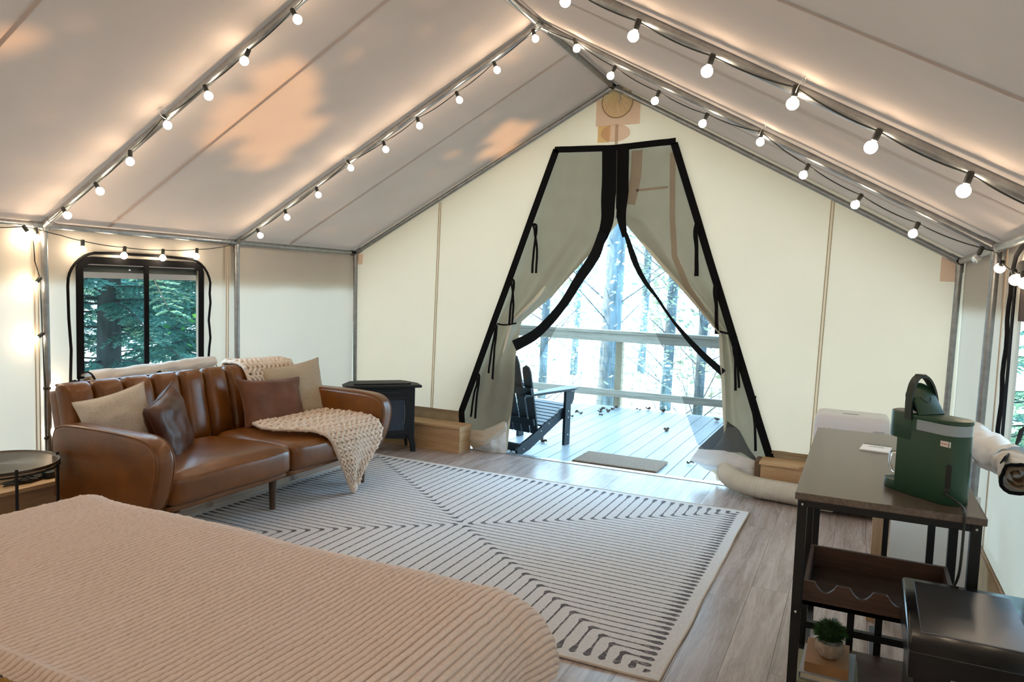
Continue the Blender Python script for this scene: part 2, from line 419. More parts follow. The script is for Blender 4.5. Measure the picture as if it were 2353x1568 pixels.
# gable wall with the door opening
TL = [(-2.41, 2.655), (-3.254, .332), (-3.262, 0)]; TR = [(-1.412, 2.658), (-.557, .25), (-.545, 0)]
def roof_z(x): return RG-(RG-EA)*abs(x-XA)/((XA-XL) if x < XA else (XR-XA))
def gy(x, z): return YB+.01+.010*nz(x, z, 9, 1.7)
mb = MB(); zs = [k*.12 for k in range(15)]+[EA]
zr = sorted(set(zs+[1.9+k*.1255 for k in range(7)]+[.25, .332]))
zr = [z for z in zr if z <= 2.655]
if 2.655 not in zr: zr.append(2.655)
def edge_l(z): return XL-.045 if z <= EA else min(XA, XL+(XA-XL)*(z-.034-EA)/(RG-EA))
def edge_r(z): return XR+.045 if z <= EA else max(XA, XR+(XA-XR)*(z-.034-EA)/(RG-EA))
for side in (0, 1):
    nv = len(zr)-1; nu = 10; vs_ = []
    for z in zr:
        a = edge_l(z) if side == 0 else poly_at(TR, z); b = poly_at(TL, z) if side == 0 else edge_r(z)
        for i in range(nu+1): x = lerp(a, b, i/nu); vs_.append((x, gy(x, z), z))
    mb.add(vs_, [(j*(nu+1)+i, j*(nu+1)+i+1, (j+1)*(nu+1)+i+1, (j+1)*(nu+1)+i) for j in range(nv) for i in range(nu)])
def top(u, v):
    z = lerp(2.655, RG+.034, v); x = lerp(edge_l(z), edge_r(z), u); return (x, gy(x, z), z)
mb.grid(top, 12, 6)
wb = struct(mb.build('wall_back', CV_GABLE, smooth=True))
for xx, z0 in ((-3.565, roof_z(-3.565)), (-.255, roof_z(-.255))):
    vseam(wb, [(xx+.02, YB-.002, z0-.03), (xx-.015, YB-.002, .33)], (0, -1, 0), .03)
vseam(wb, [(-1.889, YB-.004, 2.83), (-1.889, YB-.004, 2.67)], (0, -1, 0), .022)
# gathered vent with its patches
p_ = MB(); p_.box((-2.072, YB-.006, 2.828), (-1.702, YB-.002, 3.04)); p_.build('vent_patch', PATCH, wb)
p_ = MB(); p_.prism([(-2.052+.0, 2.695), (-1.945, 2.695), (-1.945, 2.828), (-2.052, 2.828)], 1, YB-.005, YB-.002); p_.build('canvas_patch', canvas('canvas_patch_yellow', (.80, .68, .48), (.99, .84, .60), .82), wb)
p_ = MB(); p_.prism([(-1.90+.125*math.cos(t*PI/12), 2.765+.07*math.sin(t*PI/12)) for t in range(24)], 1, YB-.008, YB-.0055); p_.build('canvas_patch', PATCH, wb)
cx_, cz_ = -1.893, 3.015
def vent(u, v):
    a = u*2*PI; r = .128*v; k = math.sin(a*16)*.012*(1-v)*v*4
    cz = lerp(3.085, cz_, v)
    return (cx_+r*math.cos(a), YB-.012-k-.02*(1-v)*v*4, cz+r*math.sin(a))
MB().grid(vent, 96, 8).build('vent_cover', canvas('vent_cotton', (.78, .70, .52), (.99, .90, .70), .8, .4), wb, smooth=True)
MB().tube([(cx_+.129*math.cos(a*PI/16), YB-.012, cz_+.129*math.sin(a*PI/16)) for a in range(32)], .0045, 6, closed=True).build('vent_rim', mat('tan_cord', (.30, .22, .12), .8), wb)
MB().tube([(-1.862, YB-.04, 3.09), (-1.862, YB-.045, 3.02), (-1.868, YB-.045, 2.985)], [.004, .006, .003], 6).build('vent_cleat', M_ALU, wb)
# corner patches
MB().prism([(XL+.02, EA-.02), (XL+.09, EA-.02), (XL+.09, EA-.12), (XL+.02, EA-.12)], 1, YB-.006, YB-.003).build('corner_patch', PATCH, wb)
MB().prism([(XR-.13, EA+.02), (XR-.02, EA-.02), (XR-.02, EA-.15), (XR-.13, EA-.15)], 1, YB-.006, YB-.003).build('corner_patch', PATCH, wb)
# front gable behind the viewer
mb = MB(); mb.prism([(XL, 0), (XR, 0), (XR, EA), (XA, RG), (XL, EA)], 1, YF-.01, YF)
struct(mb.build('wall_front', canvas('canvas_front', (.82, .77, .68), (.70, .50, .38), .6)))
# bottom skirts (tan sod cloth) with a stitched hem
def skirt(name, a, b, nrm, z=.325):
    a = Vector(a); b = Vector(b); nrm = Vector(nrm)
    o = struct(MB().grid(lambda u, v: tuple(a.lerp(b, u)+Vector((0, 0, lerp(0, z, v)))+nrm*(.012+.008*nz(u*9, v*2, 5))), 40, 4).build(name, CV_SKIRT, smooth=True))
    m2 = MB()
    for dz in (0, .018): m2.tube([a.lerp(b, k/30)+Vector((0, 0, z-dz+.004*nz(k*.3, 1)))+nrm*.022 for k in range(31)], .0035, 5)
    m2.build('hem_cord', M_STITCH, o)
skirt('baseboard_left', (XL, YF, 0), (XL, YB, 0), (1, 0, 0))
skirt('baseboard_right', (XR, YF, 0), (XR, YB, 0), (-1, 0, 0), .33)
skirt('baseboard_back', (XL, YB, 0), (-3.275, YB, 0), (0, -1, 0), .33)
skirt('trim_2', (-.55, YB, 0), (XR, YB, 0), (0, -1, 0), .315)

# roof canvas
def roof(side):
    X0 = XL if side == 'l' else XR; s = -1 if side == 'l' else 1
    t = Vector((XA-X0, 0, RG-EA)).normalized(); n = Vector((-t.z, 0, t.x)) if side == 'l' else Vector((t.z, 0, -t.x)); L = math.hypot(XA-X0, RG-EA)
    def fn(u, v):
        y = lerp(YF-.1, YB+.45, u); d = lerp(-.10, L+.028, v); p = Vector((X0, y, EA))+t*d+n*(.024+.006*nz(y, d, 1, 1.1))
        return tuple(p)
    return fn, t, n, Vector((X0, 0, EA))
ce = struct(empty('ceiling', (XA, YF, RG)))
for sd in 'lr':
    fn, t, n, o0 = roof(sd)
    pn = MB().grid(fn, 60, 24).build('roof_panel', CV_ROOF, ce, world=True, smooth=True)
    for yy in ((1.9, 3.25, 4.95) if sd == 'l' else (.7, 2.04, 3.4, 4.95)):
        ww = .022
        MB().grid(lambda u, v: tuple(o0+t*lerp(0, 2.85, v)+Vector((0, yy+(u-.5)*ww, 0))+n*.019), 1, 24).build('roof_seam', CV_ROOF, pn, world=True, smooth=True)

# ================================================================ TENT FRAME
tf = struct(empty('tent_frame', (XA, YF, 0)), 'galvanised steel tube frame of the tent')
def pipe(name, a, b, r=.0205): return MB().tube([a, b], r, 14).build(name, M_STEEL, tf, world=True, smooth=.6)
def elbow(c, dirs, r=.0245, L=.075):
    mb = MB()
    for d in dirs:
        d = Vector(d).normalized(); mb.tube([Vector(c), Vector(c)+d*L], r, 12)
    mb.sphere(c, r*1.05, 10, 8)
    for d in dirs[:2]:
        d = Vector(d).normalized(); p = Vector(c)+d*L*.75; mb.sphere(p+Vector((0, 0, -r)), .006, 6, 4)
    return mb.build('pipe_fitting', M_STEEL, tf, world=True, smooth=.6)
for yy in (YB-.025, Y2, Y3, Y4):
    A = Vector((XL+.02, yy, EA-.012)); B = Vector((XR-.02, yy, EA-.012)); T = Vector((XA, yy, RG-.012))
    pipe('rafter', A, T); pipe('rafter', B, T)
    pipe('post', A, (XL+.04, yy, .24 if yy > 0 else 0)); pipe('post', B, (XR-.04, yy, 0))
    elbow(A, [(T-A), (0, -1, 0), (0, 1, 0) if yy < YB-.1 else (0, -1, 0), (0, 0, -1)])
    elbow(B, [(T-B), (0, -1, 0), (0, 1, 0) if yy < YB-.1 else (0, -1, 0), (0, 0, -1)])
    elbow(T, [(A-T), (B-T), (0, -1, 0), (0, 1, 0) if yy < YB-.1 else (0, -1, 0)])
for X in (XL+.02, XR-.02):
    for a, b in ((YB-.025, Y2), (Y2, Y3), (Y3, Y4), (Y4, YF)): pipe('eave_purlin', (X, a, EA-.012), (X, b, EA-.012))
for a, b in ((YB-.025, Y2), (Y2, Y3), (Y3, Y4), (Y4, YF)): pipe('ridge_pole', (XA, a, RG-.012), (XA, b, RG-.012))

# ================================================================ LEFT WINDOW
def window(name, X, Y0, Y1, Z0, Z1, sg, zx, mull=None):
    """sg: +1 the room lies towards +x; zx: outline of the surrounding zip"""
    wn = struct(empty(name, (X, Y0, Z0)))
    W = lambda y, z, d=.006: (X+sg*d, y, z)
    fw = .033
    fr = [(Y0-.02, Z0-.03), (Y0-.02, Z1-.02), (Y0+.05, Z1+.035), (Y1-.05, Z1+.035), (Y1+.02, Z1-.02), (Y1+.02, Z0-.03)]
    fr = [(Y0-.02, Z0-.03), (Y0-.02, (Z0+Z1)/2), (Y0-.02, Z1-.02), (Y0-.012, Z1+.002), (Y0+.03, Z1+.026), (Y0+.06, Z1+.030), ((Y0+Y1)/2, Z1+.030), (Y1-.06, Z1+.030), (Y1-.03, Z1+.026), (Y1+.012, Z1+.002), (Y1+.02, Z1-.02), (Y1+.02, (Z0+Z1)/2), (Y1+.02, Z0-.03)]
    strip(MB(), [W(*p) for p in fr], .048, (sg, 0, 0), .006).build('frame_webbing', M_BLACK, wn, world=True)
    MB().quad(W(Y0-.02, Z0-.05, -.012), W(Y1+.02, Z0-.05, -.012), W(Y1+.02, Z1+.02, -.012), W(Y0-.02, Z1+.02, -.012)).build('insect_screen', WSCREEN, wn, world=True)
    MB().box((min(X-.02*sg, X-.016*sg), Y0, Z1-.045), (max(X-.02*sg, X-.016*sg), Y1, Z1)).build('window_header', mat('grey_webbing', (.06, .065, .06), .9), wn, world=True)
    if mull: strip(MB(), [W(mull, Z1+.01), W(mull, Z0-.04)], .038, (sg, 0, 0), .008).build('centre_webbing', M_BLACK, wn, world=True)
    MB().tube([W(y, z, .008) for y, z in zx], .0095, 6).build('zip_piping', M_BLACK, wn, world=True, smooth=True)
    return wn
zx = [(2.985, .80), (2.968, .79), (2.975, 1.0), (2.962, 1.2), (2.958, 1.40)]
for k in range(1, 9): a = PI-k*PI/18; zx.append((3.175+.217*math.cos(a), 1.415+.205*math.sin(a)))
zx += [(3.3, 1.622), (3.6, 1.622)]
for k in range(8): a = PI/2-k*PI/16; zx.append((3.87+.205*math.cos(a), 1.40+.215*math.sin(a)))
zx += [(4.065+.008*math.sin(k*1.6), 1.36-k*.068) for k in range(9)]
w1 = window('window_1', XL, WL[0], WL[1], WL[2]+.04, WL[3]-.02, 1, zx, 3.515)
# rolled-up flap under the window
def flap_roll(wn, a, b, r0, r1, cut=None, seed=1, twist=.3, mat_=None):
    a = Vector(a); b = Vector(b); ax = (b-a).normalized(); s = ax.orthogonal().normalized(); t = ax.cross(s)
    def fn(u, v):
        ang = u*2*PI*1.06; r = lerp(r0, r1, v)*(1+.26*nz(ang*.8, v*6, seed)+.10*nz(ang*2, v*14, seed+3)+.12*abs(math.sin(v*PI*2+seed)))*(1 if u < .95 else .93)
        if cut: r *= 1-.38*math.exp(-((v-cut)/.045)**2)
        return tuple(a.lerp(b, v)+(s*math.cos(ang)+t*math.sin(ang))*r)
    o = MB().grid(fn, 40, 40).build('rolled_flap', CV_ROLL, wn, world=True, smooth=True)
    MB().tube([fn(k/24, 0) for k in range(25)], .006, 5).build('flap_edging', M_BLACK, wn, world=True)
    # spiral canvas inside the open end
    def sp(u, v):
        ang = u*2*PI*2; r = lerp(r0*.9, r0*.25, u)
        return tuple(a+ax*(.004+.1*v)+(s*math.cos(ang)+t*math.sin(ang))*r)
    MB().grid(sp, 50, 3).build('flap_core', canvas('canvas_core', (.62, .50, .38), (.5, .4, .3), .2) if 'canvas_core' not in MATS else MATS['canvas_core'], wn, world=True, smooth=True)
    return fn
flap_roll(w1, (XL+.085, 3.03, .785), (XL+.05, 4.06, .845), .070, .038, None, 2)
mb = MB(); strip(mb, [(XL+.012, 3.515, .86), (XL+.10, 3.515, .85), (XL+.155, 3.52, .79), (XL+.15, 3.525, .70)], .034, (.8, 0, .5), .004)
mb.build('tie_strap', M_BLACK, w1, world=True)
mb = MB(); mb.tube([(XL+.01, 2.965, .79), (XL+.03, 2.98, .80), (XL+.06, 3.02, .775)], .012, 6); mb.tube([(XL+.01, 2.962, .765), (XL+.03, 3.0, .745), (XL+.08, 3.02, .72)], .014, 6); mb.build('tie_cord', M_BLACK, w1, world=True)
mb = MB(); mb.tube([(XL+.012, 4.06, .845), (XL+.03, 4.10, .83), (XL+.04, 4.115, .79), (XL+.02, 4.11, .76)], .003, 5); mb.build('tie_cord', M_BLACK, w1, world=True)
MB().sphere((XL+.012, 3.385, 1.515), .006, 8, 6).build('snap', M_ALU, w1, world=True)
# right window (only its far edge is in view)
zr_ = [(3.93+.02*math.sin(k*1.5), .86+k*.062) for k in range(12)]+[(3.93, 1.62), (3.86, 1.70), (3.74, 1.735), (3.5, 1.745), (2.9, 1.745), (2.72, 1.6), (2.70, .86)]
w2 = window('window_2', XR, 2.82, 3.80, .90, 1.62, -1, zr_, 3.3)
MB().box((XR+.008, 2.82, 1.42), (XR+.012, 3.8, 1.62)).build('window_header', mat('dark_header', (.05, .03, .025), .8), w2, world=True)
ra, rb = at(2230, 1008, 0, XR-.10), at(2326, 1064, 0, XR-.13)
flap_roll(w2, ra, rb, .072, .050, .86, 4)
rc, rd = at(2334, 1093, 0, XR-.15), at(2325, 1062, 0, XR-.13)
flap_roll(w2, rc-Vector((0, .05, 0)), rd, .042, .045, .93, 7)
mb = MB(); strip(mb, [at(2350, 985, 0, XR-.02), at(2340, 1020, 0, XR-.05), at(2325, 1042, 0, XR-.10), at(2306, 1058, 0, XR-.20)], .026, (-.8, -.4, .4), .005)
mb.build('tie_strap', M_BLACK, w2, world=True)

# ================================================================ DOOR
dr = struct(empty('door_1', (XA, YB, 0)))
G = lambda x, z, d=.012: (x, YB-d, z)
for pts, ww in (([(-2.425, 2.655), (-1.89, 2.645), (-1.40, 2.675)], .05), (TL[:2]+[(-3.235, .175)], .058), (TR[:2]+[(-.545, .075)], .058)):
    P = [G(*p) for p in pts]
    Q = [Vector(P[0])]
    for a, b in zip(P, P[1:]):
        for k in range(1, 9): Q.append(Vector(a).lerp(Vector(b), k/8)+Vector((.006*nz(k, a[0], 2), 0, .004*nz(k, a[2], 5))))
    strip(MB(), Q, ww, (0, -1, 0), .008).build('door_webbing', M_BLACK, dr, world=True)
# outer canvas flaps, gathered and tied back
innL = [tuple(at(px, py, 1, YB).xz) for px, py in ((1425, 505), (1380, 560), (1330, 612), (1260, 682), (1187, 742), (1183, 800), (1176, 900), (1166, 1000), (1163, 1047))]
innR = [tuple(at(px, py, 1, YB).xz) for px, py in ((1428, 505), (1500, 590), (1580, 682), (1656, 768), (1656, 830), (1660, 900), (1664, 1000), (1668, 1100))]
outL = [(-2.42, 2.70), (-2.43, 2.655), (-3.27, .332), (-3.24, .02)]; outR = [(-1.40, 2.70), (-1.40, 2.655), (-.54, .25), (-.54, .02)]
def flap(out, inn, tie_z, seed, s):
    zt = 2.66
    def fn(u, v):
        z = lerp(zt, .02, v**.95); xo = poly_at(out, z)
        xi = (-1.888 if z >= inn[0][1] else poly_at(inn, z))
        x = lerp(xo, xi, u)
        k = max(0, 1-abs(z-tie_z)/1.0)
        amp = (.012+.05*k**1.3)*math.sin(PI*min(1, max(0, (z+.1)/1.2)) if z < .6 else PI/2)
        fold = math.sin(u*14+seed+2*nz(u*2, z*2, seed))*amp*(.3+u)+.02*nz(u*4, z*3, seed)*(1 if z < tie_z else .4)
        roll = -.035*math.exp(-((1-u)/.08)**2)*(1 if z < inn[0][1] else 0)
        return (x, YB+.045+fold+roll, z)
    return fn
fL = flap(outL, innL, 1.16, 1.3, 1); fR = flap(outR, innR, 1.17, 4.2, -1)
MB().grid(fL, 44, 70).build('canvas_flap', CV_FLAP, dr, world=True, smooth=True)
MB().grid(fR, 44, 70).build('canvas_flap', CV_FLAP, dr, world=True, smooth=True)
# webbing reinforcement bands on the right flap
for pts, ww in (([(1464, 345), (1462, 400), (1448, 470)], .09), ([(1546, 350), (1545, 500), (1550, 590), (1580, 660), (1620, 720)], .045), ([(1462, 438), (1535, 430)], .02)):
    P = []
    raw = [at(px, py, 1, YB+.02) for px, py in pts]
    for a, b in zip(raw, raw[1:]): P += [a.lerp(b, k/6) for k in range(6)]
    P.append(raw[-1]); strip(MB(), P, ww, (0, -1, 0), .002).build('reinforcing_band', PATCH, dr, world=True)
# insect screens (zipped at the top, hanging open below)
veilL = [(-1.89, 2.66)]+[tuple(at(px, py, 1, YB).xz) for px, py in ((1412, 506), (1281, 748), (1236, 832), (1192, 905), (1163, 985), (1130, 1010))]
veilR = [(-1.89, 2.66)]+[tuple(at(px, py, 1, YB).xz) for px, py in ((1426, 506), (1503, 758), (1558, 873), (1576, 950), (1604, 1025), (1660, 1060))]
def veil(out, inn, zb, seed):
    def fn(u, v):
        z = lerp(2.655, zb, v); return (lerp(poly_at(out, z), poly_at(inn, z), u), YB+.002+.012*nz(u*3, z*2, seed)-.004, z)
    return fn
MB().grid(veil(TL, veilL, .13, 3), 20, 40).build('insect_screen', SCREEN, dr, world=True, smooth=True)
MB().grid(veil(TR, veilR, .10, 8), 20, 40).build('insect_screen', SCREEN, dr, world=True, smooth=True)
def pxstrip(name, pts, ww, d=.02, m=M_BLACK, par=None, nseg=6, th=.005, wig=.004):
    raw = [at(px, py, 1, YB-d) for px, py in pts]; P = []; Wd = []
    wl_ = ww if isinstance(ww, (list, tuple)) else [ww]*len(raw)
    for i in range(len(raw)-1):
        for k in range(nseg):
            t = k/nseg; p0 = raw[max(i-1, 0)]; p3 = raw[min(i+2, len(raw)-1)]
            a, b = raw[i], raw[i+1]
            c = .5*((2*a)+(b-p0)*t+(2*p0-5*a+4*b-p3)*t*t+(3*a-p0-3*b+p3)*t**3)
            P.append(c+Vector((wig*nz(i+t, pts[0][0]*.1, 3, 2), 0, 0))); Wd.append(lerp(wl_[i], wl_[i+1], t))
    P.append(raw[-1]); Wd.append(wl_[-1])
    return strip(MB(), P, Wd, (0, -1, 0), th).build(name, m, par or dr, world=True)
# centre zip bands
o = pxstrip('zip_band', [(1401, 338), (1399, 440), (1394, 515), (1378, 560)], [.125, .125, .105, .07], .022)
o = pxstrip('zip_band', [(1431, 338), (1430, 440), (1427, 490), (1435, 545)], [.105, .105, .085, .035], .02)
MB().tube([at(1418, 345, 1, YB-.03), at(1416, 480, 1, YB-.03)], .004, 6).build('zip', mat('zip_black', (.03, .03, .03), .4), dr, world=True)
MB().tube([at(1416, 480, 1, YB-.034), at(1415, 504, 1, YB-.034)], .006, 6).build('zip_pull', M_STEEL, dr, world=True)
pxstrip('screen_hem', [(1385, 535), (1368, 585), (1335, 635), (1290, 705), (1235, 765), (1182, 795)], [.075, .09, .085, .075, .085, .10], .03, mat('black_net_hem', (.008, .010, .012), .9, spec=.15))
pxstrip('screen_hem', [(1437, 535), (1455, 590), (1475, 635), (1510, 685), (1545, 735), (1600, 800), (1662, 858)], [.03, .05, .04, .022, .02, .045, .055], .03, MATS['black_net_hem'])
# dangling ties in pairs
for (x0, y0, x1, y1), (dx, dy) in zip(((1232, 515, 1223, 628), (1180, 642, 1170, 748), (1140, 745, 1132, 872), (1100, 858, 1092, 962), (1600, 512, 1598, 635), (1645, 645, 1645, 768), (1690, 775, 1690, 898), (1733, 912, 1736, 1037)), ((9, 0), (7, -5), (-9, -14), (-10, -4), (5, 0), (4, 0), (8, -6), (0, 0))):
    left = x0 < 1400
    hx = x0-(6 if left else -2)
    pxstrip('tie', [(hx-(4 if left else -2), y0+2), (x0, y0+3), (x0+(x1-x0)*.2+(2 if left else -4), y0+25), ((x0+x1)/2, (y0+y1)/2), (x1, y1)], [.022, .022, .018, .018, .02], .03, M_BLACK, dr)
    if dx: pxstrip('tie', [(hx, y0+4), (hx+(3 if left else -1), y0+18), (x1+(x0-x1)*.5+dx*.7*(1 if left else 1)-(0), (y0+y1)/2), (x1+dx, y1+dy)], .018, .034, M_BLACK, dr)
pxstrip('tie_back', [(1142, 744), (1160, 747), (1187, 743)], .014, .045)
pxstrip('tie_back', [(1654, 762), (1675, 767), (1692, 768)], .016, .045)
# gathered foot of each flap
def bundle(name, pts, m, par=None, d=0):
    """a crumpled sheet given by rows of survey points"""
    rows = [[at(px, py, 1, yy) for px, py, yy in r] for r in pts]
    nu, nv = 24, 16
    def fn(u, v):
        a = v*(len(rows)-1); i = min(int(a), len(rows)-2); t = a-i; R0, R1 = rows[i], rows[i+1]
        b = u*(len(R0)-1); j = min(int(b), len(R0)-2); s = b-j
        p = R0[j].lerp(R0[j+1], s).lerp(R1[j].lerp(R1[j+1], s), t)
        return tuple(p+Vector((0, .016*nz(u*5, v*4, pts[0][0][0]), .006*nz(u*6, v*5, 2))))
    return MB().grid(fn, nu, nv).build(name, m, par or dr, world=True, smooth=True)
bundle('flap_foot', [[(1072, 985, YB-.03), (1110, 990, YB-.10), (1160, 968, YB-.05)], [(1068, 1005, YB-.05), (1112, 1015, YB-.16), (1163, 985, YB-.04)], [(1088, 1032, YB-.04), (1110, 1024, YB-.15), (1163, 1000, YB-.03)]], CV_FLAP)
bundle('flap_foot', [[(1080, 1034, YB-.02), (1125, 1012, YB-.12), (1164, 970, YB-.03)], [(1095, 1034, YB-.02), (1128, 1025, YB-.10), (1164, 1010, YB-.03)], [(1100, 1037, YB-.03), (1130, 1040, YB-.05), (1163, 1043, YB-.02)]], CV_ROLL)
bundle('flap_foot', [[(1604, 1030, YB+.10), (1672, 968, YB+.02), (1700, 990, YB-.02), (1720, 1030, YB-.03)], [(1620, 1045, YB+.05), (1668, 1010, YB-.06), (1700, 1020, YB-.08), (1735, 1050, YB-.05)], [(1606, 1036, YB+.04), (1665, 1038, YB-.10), (1700, 1040, YB-.12), (1740, 1062, YB-.06)]], canvas('dark_grey_net', (.16, .17, .17), (.12, .12, .12), .3))  # dark grey mesh gathered at the foot of the right flap
bundle('flap_foot', [[(1604, 1032, YB+.03), (1665, 1036, YB-.14), (1700, 1046, YB-.16), (1752, 1066, YB-.12)], [(1586, 1058, YB+.02), (1630, 1068, YB-.10), (1695, 1072, YB-.20), (1752, 1082, YB-.16)], [(1628, 1082, YB), (1665, 1078, YB-.14), (1690, 1088, YB-.20), (1748, 1096, YB-.17)]], CV_ROLL)
bundle('flap_foot', [[(1628, 1078, YB), (1655, 1078, YB-.08), (1690, 1080, YB-.16)], [(1645, 1092, YB), (1660, 1095, YB-.06), (1690, 1100, YB-.14)], [(1645, 1104, YB-.01), (1665, 1108, YB-.04), (1690, 1112, YB-.08)]], CV_FLAP)

# ================================================================ OUTSIDE
ZD = -.03
gr = MB().grid(lambda u, v: (lerp(-26, 14, u), lerp(-8, 34, v), -1.15+.25*nz(u*9, v*9, 2)-(.05*max(0, lerp(-8, 34, v)-12))), 40, 40).build('ground', mat('leaf_litter', (.28, .32, .25), .95, var=.4, vscale=2, bump=1, bscale=8), smooth=True)
struct(gr, 'forest floor of leaf litter')
dk = struct(MB().box((-5.4, YB+.03, ZD-.2), (1.4, 9.12, ZD-.03)).build('deck_frame', mat('deck_joists', (.10, .09, .07), .9)), 'joists under the grey deck boards')
b0 = MB().box((0, 0, -.025), (.146, 9.17-YB-.012, 0), bev=.003).build('deck_board', W_DECK, dk, loc=(-5.35, YB+.012, ZD))
for k in range(1, 44):
    o = b0.copy(); C.objects.link(o); o.location = (-5.35+k*.1525, YB+.012, ZD)
# railing
rl = thing('deck_railing', 'weathered wooden deck railing with wire mesh infill beyond the tent door', 'railing', (-2.8, 9.2, ZD))
zc = at(1418, 762, 1, 9.12).z; zb_ = at(1418, 905, 1, 9.12).z
MB().box((-5.4, 9.09, zc-.03), (1.4, 9.25, zc+.008), bev=.004).build('rail_cap', W_RAIL, rl, world=True)
MB().box((-5.4, 9.11, zc-.135), (1.4, 9.148, zc-.032), bev=.003).build('top_rail', W_RAIL, rl, world=True)
MB().box((-5.4, 9.11, zb_-.045), (1.4, 9.148, zb_+.045), bev=.003).build('bottom_rail', W_RAIL, rl, world=True)
for xx in (-5.3, -2.80, -.3): MB().box((xx-.045, 9.15, ZD), (xx+.045, 9.24, zc-.03), bev=.003).build('railing_post', W_POST, rl, world=True)
mb = MB()
for k in range(68): mb.tube([(-5.3+k*.1, 9.155+.01*nz(k, 0), ZD+.03), (-5.3+k*.1+.012*nz(k, 4), 9.155, zc-.05)], .0022, 4, cap=False)
for k in range(9): mb.tube([(-5.3+j*.5, 9.158, ZD+.05+k*.1+.008*nz(j, k)) for j in range(14)], .0022, 4, cap=False)
stuff(mb.build('wire_mesh', mat('wire', (.12, .13, .13), .5, .5), rl, world=True))
# door mat
dm = MB().rbox((.375, .215, .012), .012, n=24, fn=lambda p, c: p+Vector((.006*nz(c.y*4, 1), .006*nz(c.x*5, 2), 0)) if abs(c.x) > .95 or abs(c.y) > .95 else p).build('doormat', M_MAT, smooth=True)
dm.location = (-1.835, 6.18, ZD+.012)
tag(dm, 'brown coir doormat on the deck boards just outside the tent door', 'doormat')
# adirondack chair
ac = thing('adirondack_chair', 'dark navy slatted adirondack chair on the deck facing the woods', 'chair', (-2.86, 6.43, ZD), -.235)
def slat_prism(pts, x0, x1, nm, b=.004): return MB().prism(pts, 0, x0, x1, b).build(nm, M_CHAIR, ac)
for s in (-1, 1):
    pts = [(.33, .37), (.34, .28), (.20, .245), (-.28, .03), (-.40, 0), (-.46, 0), (-.47, .05), (-.40, .10), (-.30, .135), (.0, .26), (.20, .36)]
    slat_prism(pts, s*.25-.013, s*.25+.013, 'side_rail')
    MB().box((s*.285-.015, .22, 0), (s*.285+.015, .31, .53), bev=.004).build('leg', M_CHAIR, ac)
    arm = [(s*.20, -.36), (s*.20, .30), (s*.22, .38), (s*.28, .41), (s*.34, .38), (s*.36, .30), (s*.30, -.10), (s*.26, -.36)]
    MB().prism(arm if s > 0 else arm[::-1], 2, .53, .553, .004, mtx=Matrix.Rotation(.03, 4, 'X')).build('armrest', M_CHAIR, ac)
    slat_prism([(.31, .52), (.37, .52), (.36, .44), (.335, .40), (.31, .39)], s*.285-.014, s*.285+.014, 'arm_bracket')
    mb = MB()
    for yy, zz in ((.265, .10), (.265, .27), (.265, .33), (-.12, .18), (-.38, .05), (.0, .235)): MB().sphere((s*.301 if yy > .2 else s*.264, yy, zz), .008, 8, 5).build('bolt_cap', M_ALU, ac)
for k in range(8):
    t = k/7; y = lerp(.31, -.10, t); z = lerp(.375, .24, t)
    MB().box((-.27, -.026, -.009), (.27, .026, .009), Matrix.Translation((0, y, z)) @ Matrix.Rotation(.32, 4, 'X'), .003).build('seat_slat', M_CHAIR, ac)
bm_ = Matrix.Translation((0, -.13, .15)) @ Matrix.Rotation(.33, 4, 'X')
for k in range(5):
    x = (k-2)*.098; hgt = (.70, .80, .835, .80, .70)[k]; sp = (k-2)*.022
    pts = [(x-.042, 0), (x+.042, 0), (x+sp+.046, hgt*.9), (x+sp+.036, hgt*.97), (x+sp, hgt), (x+sp-.036, hgt*.97), (x+sp-.046, hgt*.9)]
    MB().prism(pts, 1, -.01, .01, .003, mtx=bm_).build('back_slat', M_CHAIR, ac)
for z_, w_ in ((.10, .24), (.42, .28)): MB().box((-w_, -.04, z_), (w_, -.012, z_+.07), bm_, .003).build('back_brace', M_CHAIR, ac)
MB().box((-.24, -.43, .03), (.24, -.40, .10), bev=.003).build('stretcher', M_CHAIR, ac)
# dry leaves
r_ = random.Random(5); lf = None; n_ = 0
spots = [(px, py) for px, py in ((1330, 950), (1378, 948), (1381, 955), (1397, 946), (1412, 940), (1467, 942), (1490, 941), (1523, 946), (1532, 990), (1244, 1012), (1250, 1016), (1172, 1030), (1180, 1034), (1186, 1036), (1192, 1030), (1647, 966), (1314, 958), (1384, 942), (1586, 1065))]
for px, py in spots:
    p = at(px, py, 2, ZD+.012)
    if lf is None:
        def lfn(u, v):
            a = (u-.5)*2; b = v
            wd = .035*math.sin(PI*min(1, b*1.02))**.7*(1+.35*math.sin(b*19))
            return (a*wd, (b-.5)*.11, .022*abs(a)*(1+.5*math.sin(b*8))+.014*math.sin(b*6))
        o = MB().grid(lfn, 6, 14).build('dry_leaf', M_LEAFDRY, smooth=True); lf = o
    else: o = lf.copy(); C.objects.link(o)
    o.location = p; o.rotation_euler = (r_.uniform(-.2, .2), r_.uniform(-.2, .2), r_.uniform(0, 6.3)); sc_ = r_.uniform(.5, .85); o.scale = (sc_,)*3
    tag(o, 'curled brown dry leaf lying on the grey deck boards', 'leaf', 'dry leaves on the deck'); n_ += 1

